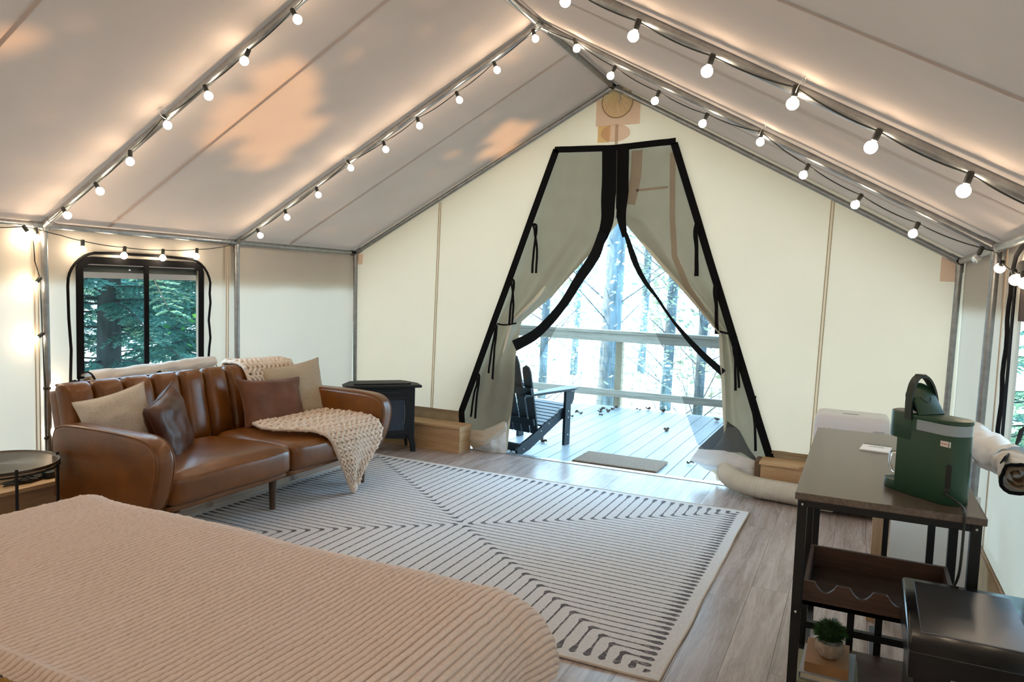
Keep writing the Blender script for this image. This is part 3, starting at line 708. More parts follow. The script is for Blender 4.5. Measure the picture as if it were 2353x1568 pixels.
# trees
def bark(name, a, b): return mat(name, a, .95, var=.55, stretch=(1, 1, .25), vscale=9, bump=1, bscale=20)
B_PALE = bark('pale_bark', (.13, .19, .24), 0); B_DARK = bark('dark_bark', (.045, .055, .055), 0)
def leafmat(name, col, tr=.45, var=.35):
    m = bpy.data.materials.new(name); m.use_nodes = True; nt = m.node_tree; nt.nodes.clear()
    out = N(nt, 'ShaderNodeOutputMaterial'); d = N(nt, 'ShaderNodeBsdfDiffuse'); t = N(nt, 'ShaderNodeBsdfTranslucent')
    f = noise_tex(nt, coords(nt), 2.2, 4); c = ramp(nt, f, [(.3, tuple(x*(1-var) for x in col)), (.7, tuple(min(1, x*(1+var)) for x in col))])
    nt.links.new(c, d.inputs[0]); nt.links.new(c, t.inputs[0])
    mx = N(nt, 'ShaderNodeMixShader'); mx.inputs[0].default_value = tr
    nt.links.new(d.outputs[0], mx.inputs[1]); nt.links.new(t.outputs[0], mx.inputs[2]); nt.links.new(mx.outputs[0], out.inputs[0]); return m
L_PALE = leafmat('pale_leaves', (.30, .42, .34)); L_TEAL = leafmat('hemlock_needles', (.125, .29, .255), .35, .6); L_GREEN = leafmat('bright_leaves', (.12, .42, .10)); L_ROOF = leafmat('canopy_leaves', (.10, .20, .06))
def trunk(mb, x, y, r, h, z0=-1.3, lean=.02, seed=0):
    mb.tube([(x+lean*k+.04*nz(k, seed), y+.04*nz(k, seed, 3), z0+h*k/10) for k in range(11)], [r*(1-.045*k) for k in range(11)], 14)
def rleaf(mb, p, s, rr, flat=.5):
    a = rr.uniform(0, 2*PI); t = rr.uniform(-flat, flat)*1.5
    u = Vector((math.cos(a), math.sin(a), t)).normalized()*s; v = u.cross(Vector((rr.uniform(-1, 1), rr.uniform(-1, 1), 1))).normalized()*s*.55
    mb.add([p-u*.5, p+v*.5-u*.05, p+u*.5, p-v*.5-u*.05], [(0, 1, 2, 3)])
def tree(label, x, y, r, h, bm_, lm, clumps, nleaf, ls, seed, low=0, spread=2.5, cl=.7):
    t = thing('tree', label, 'tree', (x, y, -1.3)); mb = MB(); trunk(mb, x, y, r, h, seed=seed)
    rr = random.Random(seed); f = MB(); br = MB()
    for c in range(clumps):
        a = rr.uniform(0, 2*PI); d = rr.uniform(.3, spread); z = rr.uniform(low, h-1.3); cc = Vector((x+d*math.cos(a), y+d*math.sin(a), z))
        if abs(cc.x-(-1.9)) < 4.0 and cc.y < 9.6 or (cc.x > XL-.6 and cc.y < 9.6): continue
        br.tube([(x, y, z-.4*d), tuple(cc.lerp(Vector((x, y, z-.2)), .5)), tuple(cc)], [.014, .008, .003], 5)
        for k in range(nleaf):
            p = cc+Vector((rr.gauss(0, cl), rr.gauss(0, cl), rr.gauss(0, cl*.45))); rleaf(f, p, ls*rr.uniform(.6, 1.3), rr)
    mb.build('trunk', bm_, t, world=True, smooth=True)
    if br.v: stuff(br.build('branches', bm_, t, world=True, smooth=True))
    if f.v: stuff(f.build('foliage', lm, t, world=True))
    return t
g_ = at(1402, 700, 1, 13.0)
tree('thick mottled grey trunk rising straight beyond the railing, in the middle of the door opening', g_.x, 13.0, .20, 11, B_PALE, L_PALE, 26, 60, .10, 11, .9, 3.4, .8)
for k, (px, y, r, lab) in enumerate(((1535, 17, .13, 'slim pale trunk right of the thick one beyond the railing'), (1610, 15, .10, 'thin pale tree nearest the right door flap beyond the railing'), (1248, 16, .10, 'thin pale tree behind the adirondack chair beyond the railing'), (1320, 22, .12, 'distant pale tree between the chair and the thick trunk'), (1475, 24, .14, 'distant pale tree just right of the thick trunk'))):
    g_ = at(px, 800, 1, y); tree(lab, g_.x, y, r, 12, B_PALE, L_PALE, 60, 75, .13, 20+k, -.9, 3.4, .9)
# dark hemlock outside the left window: drooping feathery sprays
def hemlock(label, x, y, r, h, seed, nb, zlo, zhi, rad, lm=L_TEAL, bmt=B_DARK):
    t = thing('hemlock_tree', label, 'tree', (x, y, -1.3)); mb = MB(); trunk(mb, x, y, r, h, seed=seed); mb.build('trunk', bmt, t, world=True, smooth=True)
    rr = random.Random(seed); f = MB(); br = MB()
    for b in range(nb):
        a = rr.uniform(0, 2*PI); L = rr.uniform(rad*.45, rad); z = rr.uniform(zlo, zhi); d = Vector((math.cos(a), math.sin(a), 0)); sd = Vector((-d.y, d.x, 0))
        P = [Vector((x, y, z))+d*L*s+Vector((0, 0, .12*L*s-.34*L*s*s)) for s in (0, .25, .5, .75, 1)]
        if XL-.35 < P[-1].x < 1.9 and P[-1].y < 9.9: continue
        br.tube(P, [.018, .014, .01, .007, .003], 4)
        for s in [k/26 for k in range(3, 27)]:
            i = min(3, int(s*4)); p = P[i].lerp(P[i+1], s*4-i)
            for q in (-1, 1):
                ln = .42*(1-s*.6)*rr.uniform(.6, 1.1); e = p+(sd*q*.8+d*.55+Vector((0, 0, -.28+rr.uniform(-.15, .1))))*ln
                for m_ in range(9):
                    c0 = p.lerp(e, (m_+.6)/9)
                    for q2 in (-1, 1):
                        n_ = (d*.7*q2+sd*q*.5+Vector((0, 0, rr.uniform(-.4, .15)))).normalized()*rr.uniform(.04, .085); wv = Vector((0, 0, 1)).cross(n_).normalized()*.010+Vector((0, 0, .006))
                        f.add([c0-wv, c0+n_*.6-wv*1.6, c0+n_, c0+wv*1.6+n_*.4], [(0, 1, 2, 3)])
    br.build('branches', bmt, t, world=True); stuff(f.build('foliage', lm, t, world=True)); return t
g_ = at(245, 700, 0, -8.6)
hemlock('dark hemlock with drooping feathery boughs, its trunk left of centre in the left window', -8.6, g_.y, .15, 10, 3, 80, -.9, 3.6, 3.6)
hemlock('hemlock boughs filling the right half of the left window', -9.6, g_.y+3.2, .12, 9, 4, 70, -.9, 3.4, 3.6)
hemlock('hemlock boughs at the far left edge of the left window', -10.5, g_.y-2.5, .12, 9, 6, 50, -.9, 3.4, 3.6)
for k, (x, y, z0, z1, lab) in enumerate(((-6.9, g_.y+.55, .2, 1.5, 'bright green leafy sapling in front of the hemlocks outside the left window'), )):
    t = thing('sapling', lab, 'sapling', (x, y, -1.2)); mb = MB(); trunk(mb, x, y, .012, 3.2, -1.2, .03, 9); mb.build('stem', B_DARK, t, world=True)
    rr = random.Random(31); f = MB()
    for q in range(110): rleaf(f, Vector((x+rr.gauss(0, .42), y+rr.gauss(0, .42), rr.gauss(.95, .22))), rr.uniform(.07, .14), rr, .3)
    stuff(f.build('foliage', L_GREEN, t, world=True))
for k, (x, y) in enumerate(((-12.5, 7.5), (-13.5, 9.8), (-14.5, 12.2), (-13, 5), (-15.5, 8.5), (-16, 14.5), (-16.5, 11))):
    hemlock('background hemlock in the woods left of the tent, showing only in gaps between nearer boughs', x, y, .16, 11, 50+k, 48, -1.0, 4.5, 4.0)['group'] = 'background hemlocks left of the tent'
hemlock('hemlock standing straight out from the right window', 2.9, 12.2, .14, 11, 71, 70, -1.0, 4.0, 3.4)
hemlock('hemlock farther off behind the one outside the right window', 4.6, 16.5, .14, 11, 72, 60, -1.0, 4.5, 3.6)
for k, (x, y) in enumerate(((5.2, 5.6), (4.9, 1.6), (7.6, 3.6), (6.8, 8.2))):  # trees added out of view to shade the right wall from outside
    hemlock('unseen hemlock added along the right side of the tent to shade its wall', x, y, .15, 11, 80+k, 50, -.8, 6.5, 3.0)['group'] = 'unseen hemlocks added to shade the right wall'
tree('leafy green tree beside the hemlocks outside the right window', 5.6, 10.5, .14, 11, B_PALE, leafmat('mid_leaves', (.16, .30, .16)), 50, 60, .13, 73, -.8, 3.2, .9)

# ================================================================ RUG
def rug_material():
    m = bpy.data.materials.new('rug_pile'); m.use_nodes = True; nt = m.node_tree; nt.nodes.clear()
    out = N(nt, 'ShaderNodeOutputMaterial'); p = N(nt, 'ShaderNodeBsdfPrincipled'); p.inputs['Roughness'].default_value = .95; p.inputs['Specular IOR Level'].default_value = .2
    t = N(nt, 'ShaderNodeTexCoord'); wob = N(nt, 'ShaderNodeTexNoise'); wob.inputs['Scale'].default_value = 60; nt.links.new(t.outputs['Object'], wob.inputs['Vector'])
    s = N(nt, 'ShaderNodeSeparateXYZ'); nt.links.new(t.outputs['Object'], s.inputs[0])
    wv = mth(nt, 'MULTIPLY_ADD', wob.outputs['Fac'], .006, -.003)
    X = mth(nt, 'ADD', s.outputs[0], wv); Y = mth(nt, 'ADD', s.outputs[1], wv)
    hx, hy, n = 1.515, 1.195, 24.0
    u = mth(nt, 'DIVIDE', X, hx); v = mth(nt, 'DIVIDE', Y, hy)
    au = mth(nt, 'ABSOLUTE', u); av = mth(nt, 'ABSOLUTE', v)
    def family(along, across, pitch, H):
        # distance to the nearest line, in metres; round blobs at the outer end and at the diagonal
        k = mth(nt, 'MULTIPLY', across, n); fr = mth(nt, 'ABSOLUTE', mth(nt, 'SUBTRACT', mth(nt, 'FRACT', k), .5))
        dist = mth(nt, 'MULTIPLY', fr, pitch); d2 = mth(nt, 'MULTIPLY', dist, dist)
        diag = mth(nt, 'SUBTRACT', along, mth(nt, 'DIVIDE', mth(nt, 'ADD', mth(nt, 'FLOOR', k), .5), n))
        a1 = mth(nt, 'MULTIPLY', mth(nt, 'SUBTRACT', diag, .004), H); a2 = mth(nt, 'MULTIPLY', mth(nt, 'SUBTRACT', along, .972), H)
        c1 = mth(nt, 'LESS_THAN', mth(nt, 'MULTIPLY_ADD', a1, a1, d2), .0135**2); c2 = mth(nt, 'LESS_THAN', mth(nt, 'MULTIPLY_ADD', mth(nt, 'MULTIPLY', a2, a2), .7, d2), .0145**2)
        t1 = mth(nt, 'MULTIPLY', mth(nt, 'SUBTRACT', 1, mth(nt, 'DIVIDE', mth(nt, 'ABSOLUTE', a1), .035), clamp=True), .009)
        t2 = mth(nt, 'MULTIPLY', mth(nt, 'SUBTRACT', 1, mth(nt, 'DIVIDE', mth(nt, 'ABSOLUTE', a2), .075), clamp=True), .0115)
        on = mth(nt, 'LESS_THAN', dist, mth(nt, 'ADD', mth(nt, 'MAXIMUM', t1, t2), .0048))
        body = mth(nt, 'MULTIPLY', on, mth(nt, 'MULTIPLY', mth(nt, 'GREATER_THAN', a1, -.002), mth(nt, 'LESS_THAN', a2, .004)))
        return mth(nt, 'MAXIMUM', body, mth(nt, 'MAXIMUM', mth(nt, 'MULTIPLY', c1, mth(nt, 'LESS_THAN', a2, .0)), mth(nt, 'MULTIPLY', c2, mth(nt, 'GREATER_THAN', a1, -.02))))
    m_ = mth(nt, 'MAXIMUM', family(au, av, hy/n, hx), family(av, au, hx/n, hy))
    wear = ramp(nt, noise_tex(nt, t.outputs['Object'], 40, 6, .7), [(.32, (.55,)*3), (.5, (1,)*3)])
    fc = mth(nt, 'MULTIPLY', m_, wear)
    base = ramp(nt, noise_tex(nt, t.outputs['Object'], 90, 4), [(.3, (.60, .585, .585)), (.7, (.73, .715, .715))])
    mx = N(nt, 'ShaderNodeMix', data_type='RGBA'); nt.links.new(fc, mx.inputs[0]); nt.links.new(base, mx.inputs[6]); mx.inputs[7].default_value = (.12, .11, .12, 1)
    nt.links.new(mx.outputs[2], p.inputs['Base Color'])
    b = N(nt, 'ShaderNodeBump'); b.inputs['Strength'].default_value = .4; b.inputs['Distance'].default_value = .003
    nt.links.new(noise_tex(nt, t.outputs['Object'], 220, 3), b.inputs['Height']); nt.links.new(b.outputs[0], p.inputs['Normal'])
    nt.links.new(p.outputs[0], out.inputs[0]); return m
RX, RY = -2.155, 3.925
rg = thing('area_rug', 'large pale grey area rug printed with dark chevron lines on the plank floor', 'rug', (RX, RY, 0))
def rug_edge(x, y):
    k = .010*nz(y*2.2, 3, 1)*(abs(x)/1.545)**8*(1 if x > 0 else 0); q = .008*nz(x*3, 7)*(abs(y)/1.225)**8
    return x+k, y+q, .009+.004*nz(x*1.5, y*1.5, 4)+.006*max(0, nz(x*3+y, 9))*((abs(y)/1.225)**20+(abs(x)/1.545)**20)
mb = MB(); mb.grid(lambda u, v: rug_edge((u-.5)*3.09, (v-.5)*2.45), 60, 48)
MB.build(mb, 'pile', rug_material(), rg, smooth=True)
P = [rug_edge(lerp(-1.545, 1.545, k/60), -1.225) for k in range(60)]+[rug_edge(1.545, lerp(-1.225, 1.225, k/48)) for k in range(48)]+[rug_edge(lerp(1.545, -1.545, k/60), 1.225) for k in range(60)]+[rug_edge(-1.545, lerp(1.225, -1.225, k/48)) for k in range(48)]
MB().tube([(a, b, max(.005, c-.003)) for a, b, c in P], .006, 6, closed=True).build('edge_binding', mat('rug_binding', (.62, .54, .46), .9), rg, smooth=True)

# ================================================================ SOFA (origin: floor, centre of the length, x forwards)
sf = thing('sofa', 'cognac brown leather futon sofa with channelled back standing under the left window', 'sofa', (-3.70, 3.545, 0))
L2 = .905
for nm, y0, y1 in (('seat_cushion', -L2, -.004), ('seat_cushion', .004, L2)):
    cy = (y0+y1)/2
    def fs_(p, c): return p+Vector((0, 0, .012*nz(p.x*3, p.y*3, cy)))
    o = MB().rbox((.345, (y1-y0)/2, .085), .042, (.175, cy, .355), 12, (.02, .0, .022), fn=fs_).build(nm, M_LEATHER, sf, smooth=True)
    MB().rbox((.30, (y1-y0)/2-.004, .022), .018, (.185, cy, .258), 10).build('cushion_base', M_LEATHER, o, smooth=True)
    MB().tube([(.51, y0+.03, .302), (.513, cy, .300), (.51, y1-.03, .302)], .006, 6).build('piping', M_LEATHER, o, smooth=True)
# back of vertical channels
bk = MB().rbox((.045, L2, .235), .03, (0, 0, 0), 8).build('back_frame', M_LEATHER, sf, smooth=True)
BM = Matrix.Translation((-.415, 0, .585)) @ Matrix.Rotation(-.20, 4, 'Y')
bk.matrix_local = BM
nc = 9; cw = 2*L2/nc
for k in range(nc):
    cyy = -L2+cw*(k+.5)
    def fb(p, c, k=k):
        # soft vertical channel, rolled over the top
        p = p.copy(); p.x += .010*nz(p.z*5, k*3.1, 2)
        if p.z > .12: p.x -= (p.z-.12)**2*.9
        return p
    o = MB().rbox((.052, cw/2-.0015, .252), .047, (0, 0, 0), 9, (.016, 0, .0), fn=fb).build('back_channel', M_LEATHER, sf, smooth=True)
    o.matrix_local = BM @ Matrix.Translation((.052, cyy, .012))
MB().tube([(-.47, y, .835) for y in (-L2+.03, 0, L2-.03)], .007, 6).build('top_piping', M_LEATHER, sf)
arm = [(-.28, .23), (.34, .225), (.43, .235), (.485, .275), (.525, .36), (.55, .45), (.56, .53), (.548, .585), (.515, .628), (.46, .652), (.38, .662), (.15, .668), (-.15, .664), (-.24, .650), (-.275, .615), (-.285, .56), (-.28, .45), (-.255, .33)]
def smooth_poly(P, it=2):
    for _ in range(it):
        Q = []
        for a, b in zip(P, P[1:]+P[:1]): Q += [(a[0]*.75+b[0]*.25, a[1]*.75+b[1]*.25), (a[0]*.25+b[0]*.75, a[1]*.25+b[1]*.75)]
        P = Q
    return P
for s in (-1, 1):
    y0, y1 = (-1.025, -.908) if s < 0 else (.908, 1.025)
    a_ = MB().prism(smooth_poly(arm, 1), 1, y0, y1, .028, 4).build('armrest', M_LEATHER, sf, smooth=.9)
    for yy in (y0+.008, y1-.008): MB().tube([(x*1.0, yy, z) for x, z in smooth_poly([(.13+(x-.13)*.985, .45+(z-.45)*.975) for x, z in arm], 1)], .0045, 5, closed=True).build('seam_piping', M_LEATHER, a_, smooth=True)
MB().box((-.15, -.85, .215), (.42, .85, .245), bev=.006).build('frame_rail', M_LEG, sf)
for x, y in ((.35, 0), (.44, .82), (.44, -.82), (-.2, -.8), (-.2, .8), (-.2, 0)):
    MB().lathe([(.018, 0), (.026, .23)], (x, y, 0), 16).build('leg', M_LEG, sf, smooth=.6)

# pillows
def pillow(name, label, m, half, th_, loc, rot, seed, group=None, pinch=.11):
    t = tag(MB().build(name, m) if False else empty(name, loc), label, 'cushion', group); t.rotation_euler = rot
    mb = MB()
    for s in (-1, 1):
        def fn(u, v, s=s):
            a, b = u*2-1, v*2-1; a = math.sin(a*PI/2)*.4+a*.6; b = math.sin(b*PI/2)*.4+b*.6
            k = ((1-a**4)*(1-b**4))**.55 if abs(a) < 1 and abs(b) < 1 else 0
            x = a*half[0]*(1-pinch*(1-b*b)*abs(a)**3); z = b*half[1]*(1-pinch*(1-a*a)*abs(b)**3)
            return (x, s*th_*k*(1+.10*nz(a*2, b*2, seed))+.01*nz(a*3, b*3, seed+5), z)
        mb.grid(fn if s > 0 else (lambda u, v, f=fn: f(1-u, v)), 26, 26)
    mb.build('cover', m, t, smooth=True)
    e = [(math.cos(0)*0, 0, 0)]
    pts = []
    for a, b in [(k/16*2-1, -1) for k in range(16)]+[(1, k/16*2-1) for k in range(16)]+[(1-k/16*2, 1) for k in range(16)]+[(-1, 1-k/16*2) for k in range(16)]:
        aa = math.sin(a*PI/2)*.4+a*.6; bb = math.sin(b*PI/2)*.4+b*.6
        pts.append((aa*half[0]*(1-pinch*(1-bb*bb)*abs(aa)**3), .01*nz(aa*3, bb*3, seed+5), bb*half[1]*(1-pinch*(1-aa*aa)*abs(bb)**3)))
    MB().tube(pts, .0035, 5, closed=True).build('seam', m, t, smooth=True)
    return t
# local y of a pillow is its thickness; rotated so that it faces the room
pillow('cushion', 'oatmeal linen cushion in the left corner of the sofa, behind the dark leather one', M_LINEN, (.19, .19), .06, (-3.81, 2.80, .635), (-.30, -.30, PI/2-.70), 1)
pillow('cushion', 'dark brown leather cushion standing on edge against the oatmeal cushion at the left', M_LEATHER2, (.21, .21), .07, (-3.63, 3.0, .60), (-.22, -.24, 2.10), 2)
pillow('cushion', 'flat brown suede cushion leaning over the knitted throw, in front of the tan one', M_SUEDE, (.285, .185), .05, (-3.80, 4.02, .595), (-.36, .06, PI/2-.12), 3)
pillow('cushion', 'large tan linen cushion leaning in the right corner of the sofa', M_LINEN2, (.26, .25), .06, (-3.87, 4.32, .615), (-.34, -.12, PI/2-.42), 4)

# knitted throw: braided yarn laid over the back, the seat and the front edge
th_o = thing('throw_blanket', 'chunky cream knitted throw draped over the sofa back and hanging off the seat', 'throw', (-3.3, 4.1, .45))
rows = [  # left edge, right edge of the cloth from the rear of the back to the hanging tip
    ((-4.30, 4.02, .66), (-4.30, 4.46, .62)), ((-4.26, 3.98, .83), (-4.26, 4.45, .80)), ((-4.18, 3.97, .862), (-4.18, 4.48, .845)), ((-4.06, 3.98, .84), (-4.07, 4.50, .82)),
    ((-3.99, 3.98, .72), (-3.99, 4.48, .70)), ((-3.93, 3.93, .58), (-3.93, 4.46, .56)), ((-3.84, 3.84, .485), (-3.80, 4.46, .485)),
    ((-3.66, 3.73, .478), (-3.62, 4.47, .490)), ((-3.50, 3.70, .482), (-3.46, 4.455, .492)), ((-3.36, 3.74, .486), (-3.31, 4.44, .490)), ((-3.24, 3.82, .478), (-3.20, 4.42, .478)),
    ((-3.165, 3.88, .43), (-3.13, 4.40, .42)), ((-3.145, 3.93, .34), (-3.115, 4.35, .34)), ((-3.14, 3.98, .25), (-3.12, 4.28, .26)), ((-3.14, 4.03, .15), (-3.125, 4.20, .17)), ((-3.14, 4.08, .05), (-3.13, 4.13, .07))]
def cloth(u, v):
    a = v*(len(rows)-1); i = min(int(a), len(rows)-2); t = a-i
    def cr_(s):
        p0 = Vector(rows[max(i-1, 0)][s]); p1 = Vector(rows[i][s]); p2 = Vector(rows[i+1][s]); p3 = Vector(rows[min(i+2, len(rows)-1)][s])
        return .5*((2*p1)+(p2-p0)*t+(2*p0-5*p1+4*p2-p3)*t*t+(3*p1-p0-3*p2+p3)*t**3)
    p = cr_(0).lerp(cr_(1), u)
    fold = .012*math.sin(u*9+v*6)*min(1, max(0, (v-.62)*5))
    return p+Vector((fold+.006*nz(u*5, v*9, 1), 0, .010*abs(nz(u*4, v*8, 3))))
NU, RP = 11, 40
for k in range(NU):
    for ph in (0, 1):
        pts = []; S = 330
        for q in range(S+1):
            v = q/S; g = v*RP*2*PI/2+ph*PI
            uc = (k+.5)/NU; sq = 1
            u = min(1, max(0, uc+.52/NU*math.sin(g)))
            p = cloth(u, v); e = .003
            du = cloth(min(1, u+e), v)-cloth(max(0, u-e), v); dv = cloth(u, min(1, v+e))-cloth(u, max(0, v-e)); nn = du.cross(dv).normalized()
            if nn.z+nn.x < 0: nn = -nn
            wd = (cloth(1, v)-cloth(0, v)).length/NU
            pts.append(p+nn*(.008+.008*math.cos(g*2+ph*PI)))
        rad = [max(.005, min(.0125, (cloth(1, q/S)-cloth(0, q/S)).length/NU*.34)) for q in range(S+1)]
        MB().tube(pts, rad, 5).build('yarn_strand', M_KNIT, th_o, world=True, smooth=True)
for s_ in (0, 1):
    MB().tube([cloth(s_, q/120)+Vector((0, 0, .006)) for q in range(121)], .0125, 7).build('border_strand', M_KNIT, th_o, world=True, smooth=True)
MB().sphere((-3.135, 4.105, .055), .035, 12, 8, (.8, 1, 1.3)).build('gathered_tip', M_KNIT, th_o, world=True, smooth=True)

# ================================================================ STOVE HEATER
st = thing('stove_heater', 'black electric stove heater with glass door in the far left corner', 'heater', (-3.80, 5.33, 0), math.atan2(-.69, .72)+PI/2)
# local -y faces the room
MB().box((-.285, -.135, .135), (.285, .135, .575), bev=.008).build('body', M_STOVE, st)
mb = MB(); pts = [(-.335, -.175), (.335, -.175), (.335, -.02), (.25, .155), (-.25, .155), (-.335, -.02)]
mb.prism(pts, 2, .575, .60, .008); MB.build(mb, 'top_plate', M_STOVE, st)
MB().prism([(-.25, -.12), (.25, -.12), (.21, .10), (-.21, .10)], 2, .60, .611, .005).build('raised_lid', M_STOVE, st)
dd = empty('door', (0, -.135, .33), 0, st)
mb = MB()
for a in ((-.235, -.012, -.17, .235, 0, -.135), (-.235, -.012, .135, .235, 0, .17), (-.235, -.012, -.135, -.195, 0, .135), (.195, -.012, -.135, .235, 0, .135)): mb.box(a[:3], a[3:], bev=.004)
mb.build('door_frame', M_STOVE, dd)
MB().box((-.195, -.006, -.135), (.195, -.002, .135)).build('door_glass', M_DARKGLASS, dd)
mb = MB()
for k in range(26): mb.box((-.192, -.0085, -.13+k*.0102), (.192, -.0065, -.1275+k*.0102))
mb.build('glass_grille', mat('grille', (.03, .045, .07), .4), dd)
MB().tube([(.188, -.014, -.07), (.192, -.02, 0), (.188, -.014, .1)], .003, 6).build('door_handle', M_STEEL, dd)
MB().box((-.13, -.142, .530), (.15, -.135, .542)).build('vent_slot', mat('slot', (.002, .002, .002), .5), st)
MB().box((-.10, -.142, .512), (.09, -.135, .518)).build('vent_slot', MATS['slot'], st)
for x in (-.27, .27):
    for y in (-.12, .12):
        pts = [(x*.92-.03, .16), (x*.92+.03, .16), (x*1.0+.028, .06), (x*1.02+.022, 0), (x*1.02-.016, 0), (x*.97-.014, .08)]
        if x < 0: pts = [(-a-0, b) for a, b in [(abs(x)*.92-.03, .16), (abs(x)*.92+.03, .16), (abs(x)+.028, .06), (abs(x)*1.02+.022, 0), (abs(x)*1.02-.016, 0), (abs(x)*.97-.014, .08)]]
        MB().prism(pts, 1, y-.02, y+.02, .003).build('leg', M_STOVE, st)
MB().prism([(-.26, .14), (.26, .14), (.2, .115), (0, .128), (-.2, .115)], 1, -.13, -.115).build('apron', M_STOVE, st)

# ================================================================ WOODEN KERB BOXES ALONG THE WALLS
def kerb(label, x0, x1, y0, y1, z, ch=0, m=W_PINE, group=None):
    t = thing('wooden_box', label, 'wooden box', ((x0+x1)/2, (y0+y1)/2, 0))
    MB().box((x0, y0, 0), (x1, y0+.018, z-.018)).build('front_board', m, t, world=True)
    MB().box((x0, y0+.018, 0), (x0+.018, y1, z-.018)).build('end_board', W_PINEY, t, world=True)
    MB().box((x1-.018, y0+.018, 0), (x1, y1, z-.018)).build('end_board', W_PINEY, t, world=True)
    MB().prism([(x0-.01, y0-.02), (x1-ch+.012, y0-.02), (x1+.012, y0-.02+ch*.6), (x1+.012, y1), (x0-.01, y1)], 2, z-.018, z, .003).build('top_board', m, t, world=True)
    return t
kerb('long low pine box by the back wall, between stove heater and left door flap', -4.2, -3.135, 5.60, YB-.04, .235)
kerb('short pine box against the back wall behind the white hose', -.60, -.30, 5.62, YB-.03, .265, .05)
MB().box((-.645, 5.64, .02), (-.605, YB-.03, .262)).build('kerb_end', mat('brown_hardboard', (.16, .10, .06), .8))
tag(bpy.data.objects['kerb_end'], 'brown hardboard offcut standing between the folded door flap and the short pine box', 'board')
t = thing('timber_ledge', 'pine timber ledge running along the left wall behind the round side table', 'ledge', (-4.4, 1.5, 0))
MB().box((XL+.0, YF+.05, .222), (-4.27, 5.55, .245), bev=.002).build('top_board', W_PINEY, t, world=True)
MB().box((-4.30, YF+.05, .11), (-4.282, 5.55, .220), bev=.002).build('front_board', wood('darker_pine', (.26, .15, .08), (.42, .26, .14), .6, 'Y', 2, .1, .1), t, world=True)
MB().box((-4.30, YF+.05, 0), (-4.282, 5.55, .105), bev=.002).build('front_board', W_PINEY, t, world=True)
# power supply and cable tangle on the ledge
t = thing('cable_tangle', 'black power cable tangle heaped on the pine ledge behind the side table', 'cable', (-4.38, 2.62, .25))
r_ = random.Random(4)
for k in range(3):
    P = [(-4.38+.07*nz(q*.35, k, 2), 2.62+.22*nz(q*.22, k, 5), .256+.035*abs(nz(q*.4, k, 9))) for q in range(60)]
    MB().tube(P, .0045, 6).build('cable', M_CORD, t, world=True, smooth=True)
MB().box((-4.40, 2.72, .246), (-4.34, 2.80, .285), bev=.005).build('power_adapter', M_CORD, t, world=True)

# ================================================================ ROUND SIDE TABLE
t = thing('side_table', 'round dark bronze tray side table on thin black legs beside the sofa', 'side table', (-3.95, 2.23, 0))
RT = .27; pr = [(0.001, .497)]
for k in range(1, 34): pr.append((k*.0078, .4965+.0024*(k % 2)))
pr += [(.262, .500), (.268, .507), (.272, .507), (.272, .497), (.262, .488), (.001, .486)]
MB().lathe(pr, (0, 0, 0), 72).build('tray_top', M_BRASS, t, smooth=.8)
for a in (-.25, 1.32, 2.9, 4.46):
    x, y = RT*1.0*math.cos(a), RT*1.0*math.sin(a)
    MB().tube([(x, y, 0), (x, y, .516)], .0075, 10).build('leg', M_BMETAL, t)
MB().tube([(RT*.985*math.cos(a*PI/24), RT*.985*math.sin(a*PI/24), .478) for a in range(48)], .005, 6, closed=True).build('ring', M_BMETAL, t)

# ================================================================ BED
bd = thing('bed', 'bed under a blush corduroy chenille coverlet filling the bottom left of the picture', 'bed', (-1.7, .9, 0))
MB().box((-2.60, -.18, .06), (-1.0, 1.74, .30), bev=.02).build('bed_base', mat('grey_base', (.2, .2, .2), .9), bd, world=True)
MB().rbox((.82, .96, .16), .07, (0, 0, 0), 8).build('mattress', M_SHEET, bd, smooth=True).matrix_local = Matrix.Translation((-.10, -.10, .455))
for x in (-2.5, -1.1):
    for y in (-.1, 1.65): MB().box((x-.03, y-.03, 0), (x+.03, y+.03, .06)).build('leg', M_LEG, bd, world=True)
X0, X1, Y0_, Y1_, ZT, RB = -2.62, -.95, .893, 1.78, .632, .17
cv = thing('coverlet', 'blush pink corded chenille coverlet spread over the bed', 'coverlet', (-1.7, 1.4, .6))
def drape(s, t):
    cx = min(max(s, X0), X1); cy = min(t, Y1_); dx, dy = s-cx, t-cy; Ld = math.hypot(dx, dy)
    if Ld < 1e-9: return Vector((s, t, ZT)), Vector((0, 0, 1))
    ux, uy = dx/Ld, dy/Ld; Ld = min(Ld, .375); R_ = RB+.10*min(abs(ux*uy)*2, 1)
    if Ld < R_*PI/2: th = Ld/R_; off, drop = R_*math.sin(th), R_*(1-math.cos(th))
    else: th = PI/2; off, drop = R_+.03*nz(s*3, t*3, 2)*(Ld-R_*PI/2)*4, R_+(Ld-R_*PI/2)
    return Vector((cx+ux*off, cy+uy*off, ZT-drop)), Vector((ux*math.sin(th), uy*math.sin(th), math.cos(th)))
S0, S1, T0, T1 = X0-.40, X1+.35, Y0_, Y1_+.33
CPX = .0205
def bed_fn(u, v):
    s = lerp(S0, S1, u); t = lerp(T0, T1, v)
    p, n = drape(s, t)
    sw = s+.010*nz(t*1.6, s*.8, 3)+.0022*nz(t*22, s*9, 1)
    k = (sw/CPX) % 1.0
    h = .0105*(math.sin(PI*k)**.5)*(.86+.38*nz(s*48+k, t*85, 4))
    h += .0009*nz(s*70, t*70, 1)+.012*nz(s*1.7, t*1.7, 8)+.006*nz(s*5, t*3, 2)
    edge = .014*math.exp(-((t-Y0_-.050)/.016)**2)
    return tuple(p+n*(h+edge))
cl_ = MB().grid(bed_fn, 1000, 120).build('corded_cloth', M_BED, cv, world=True, smooth=True)
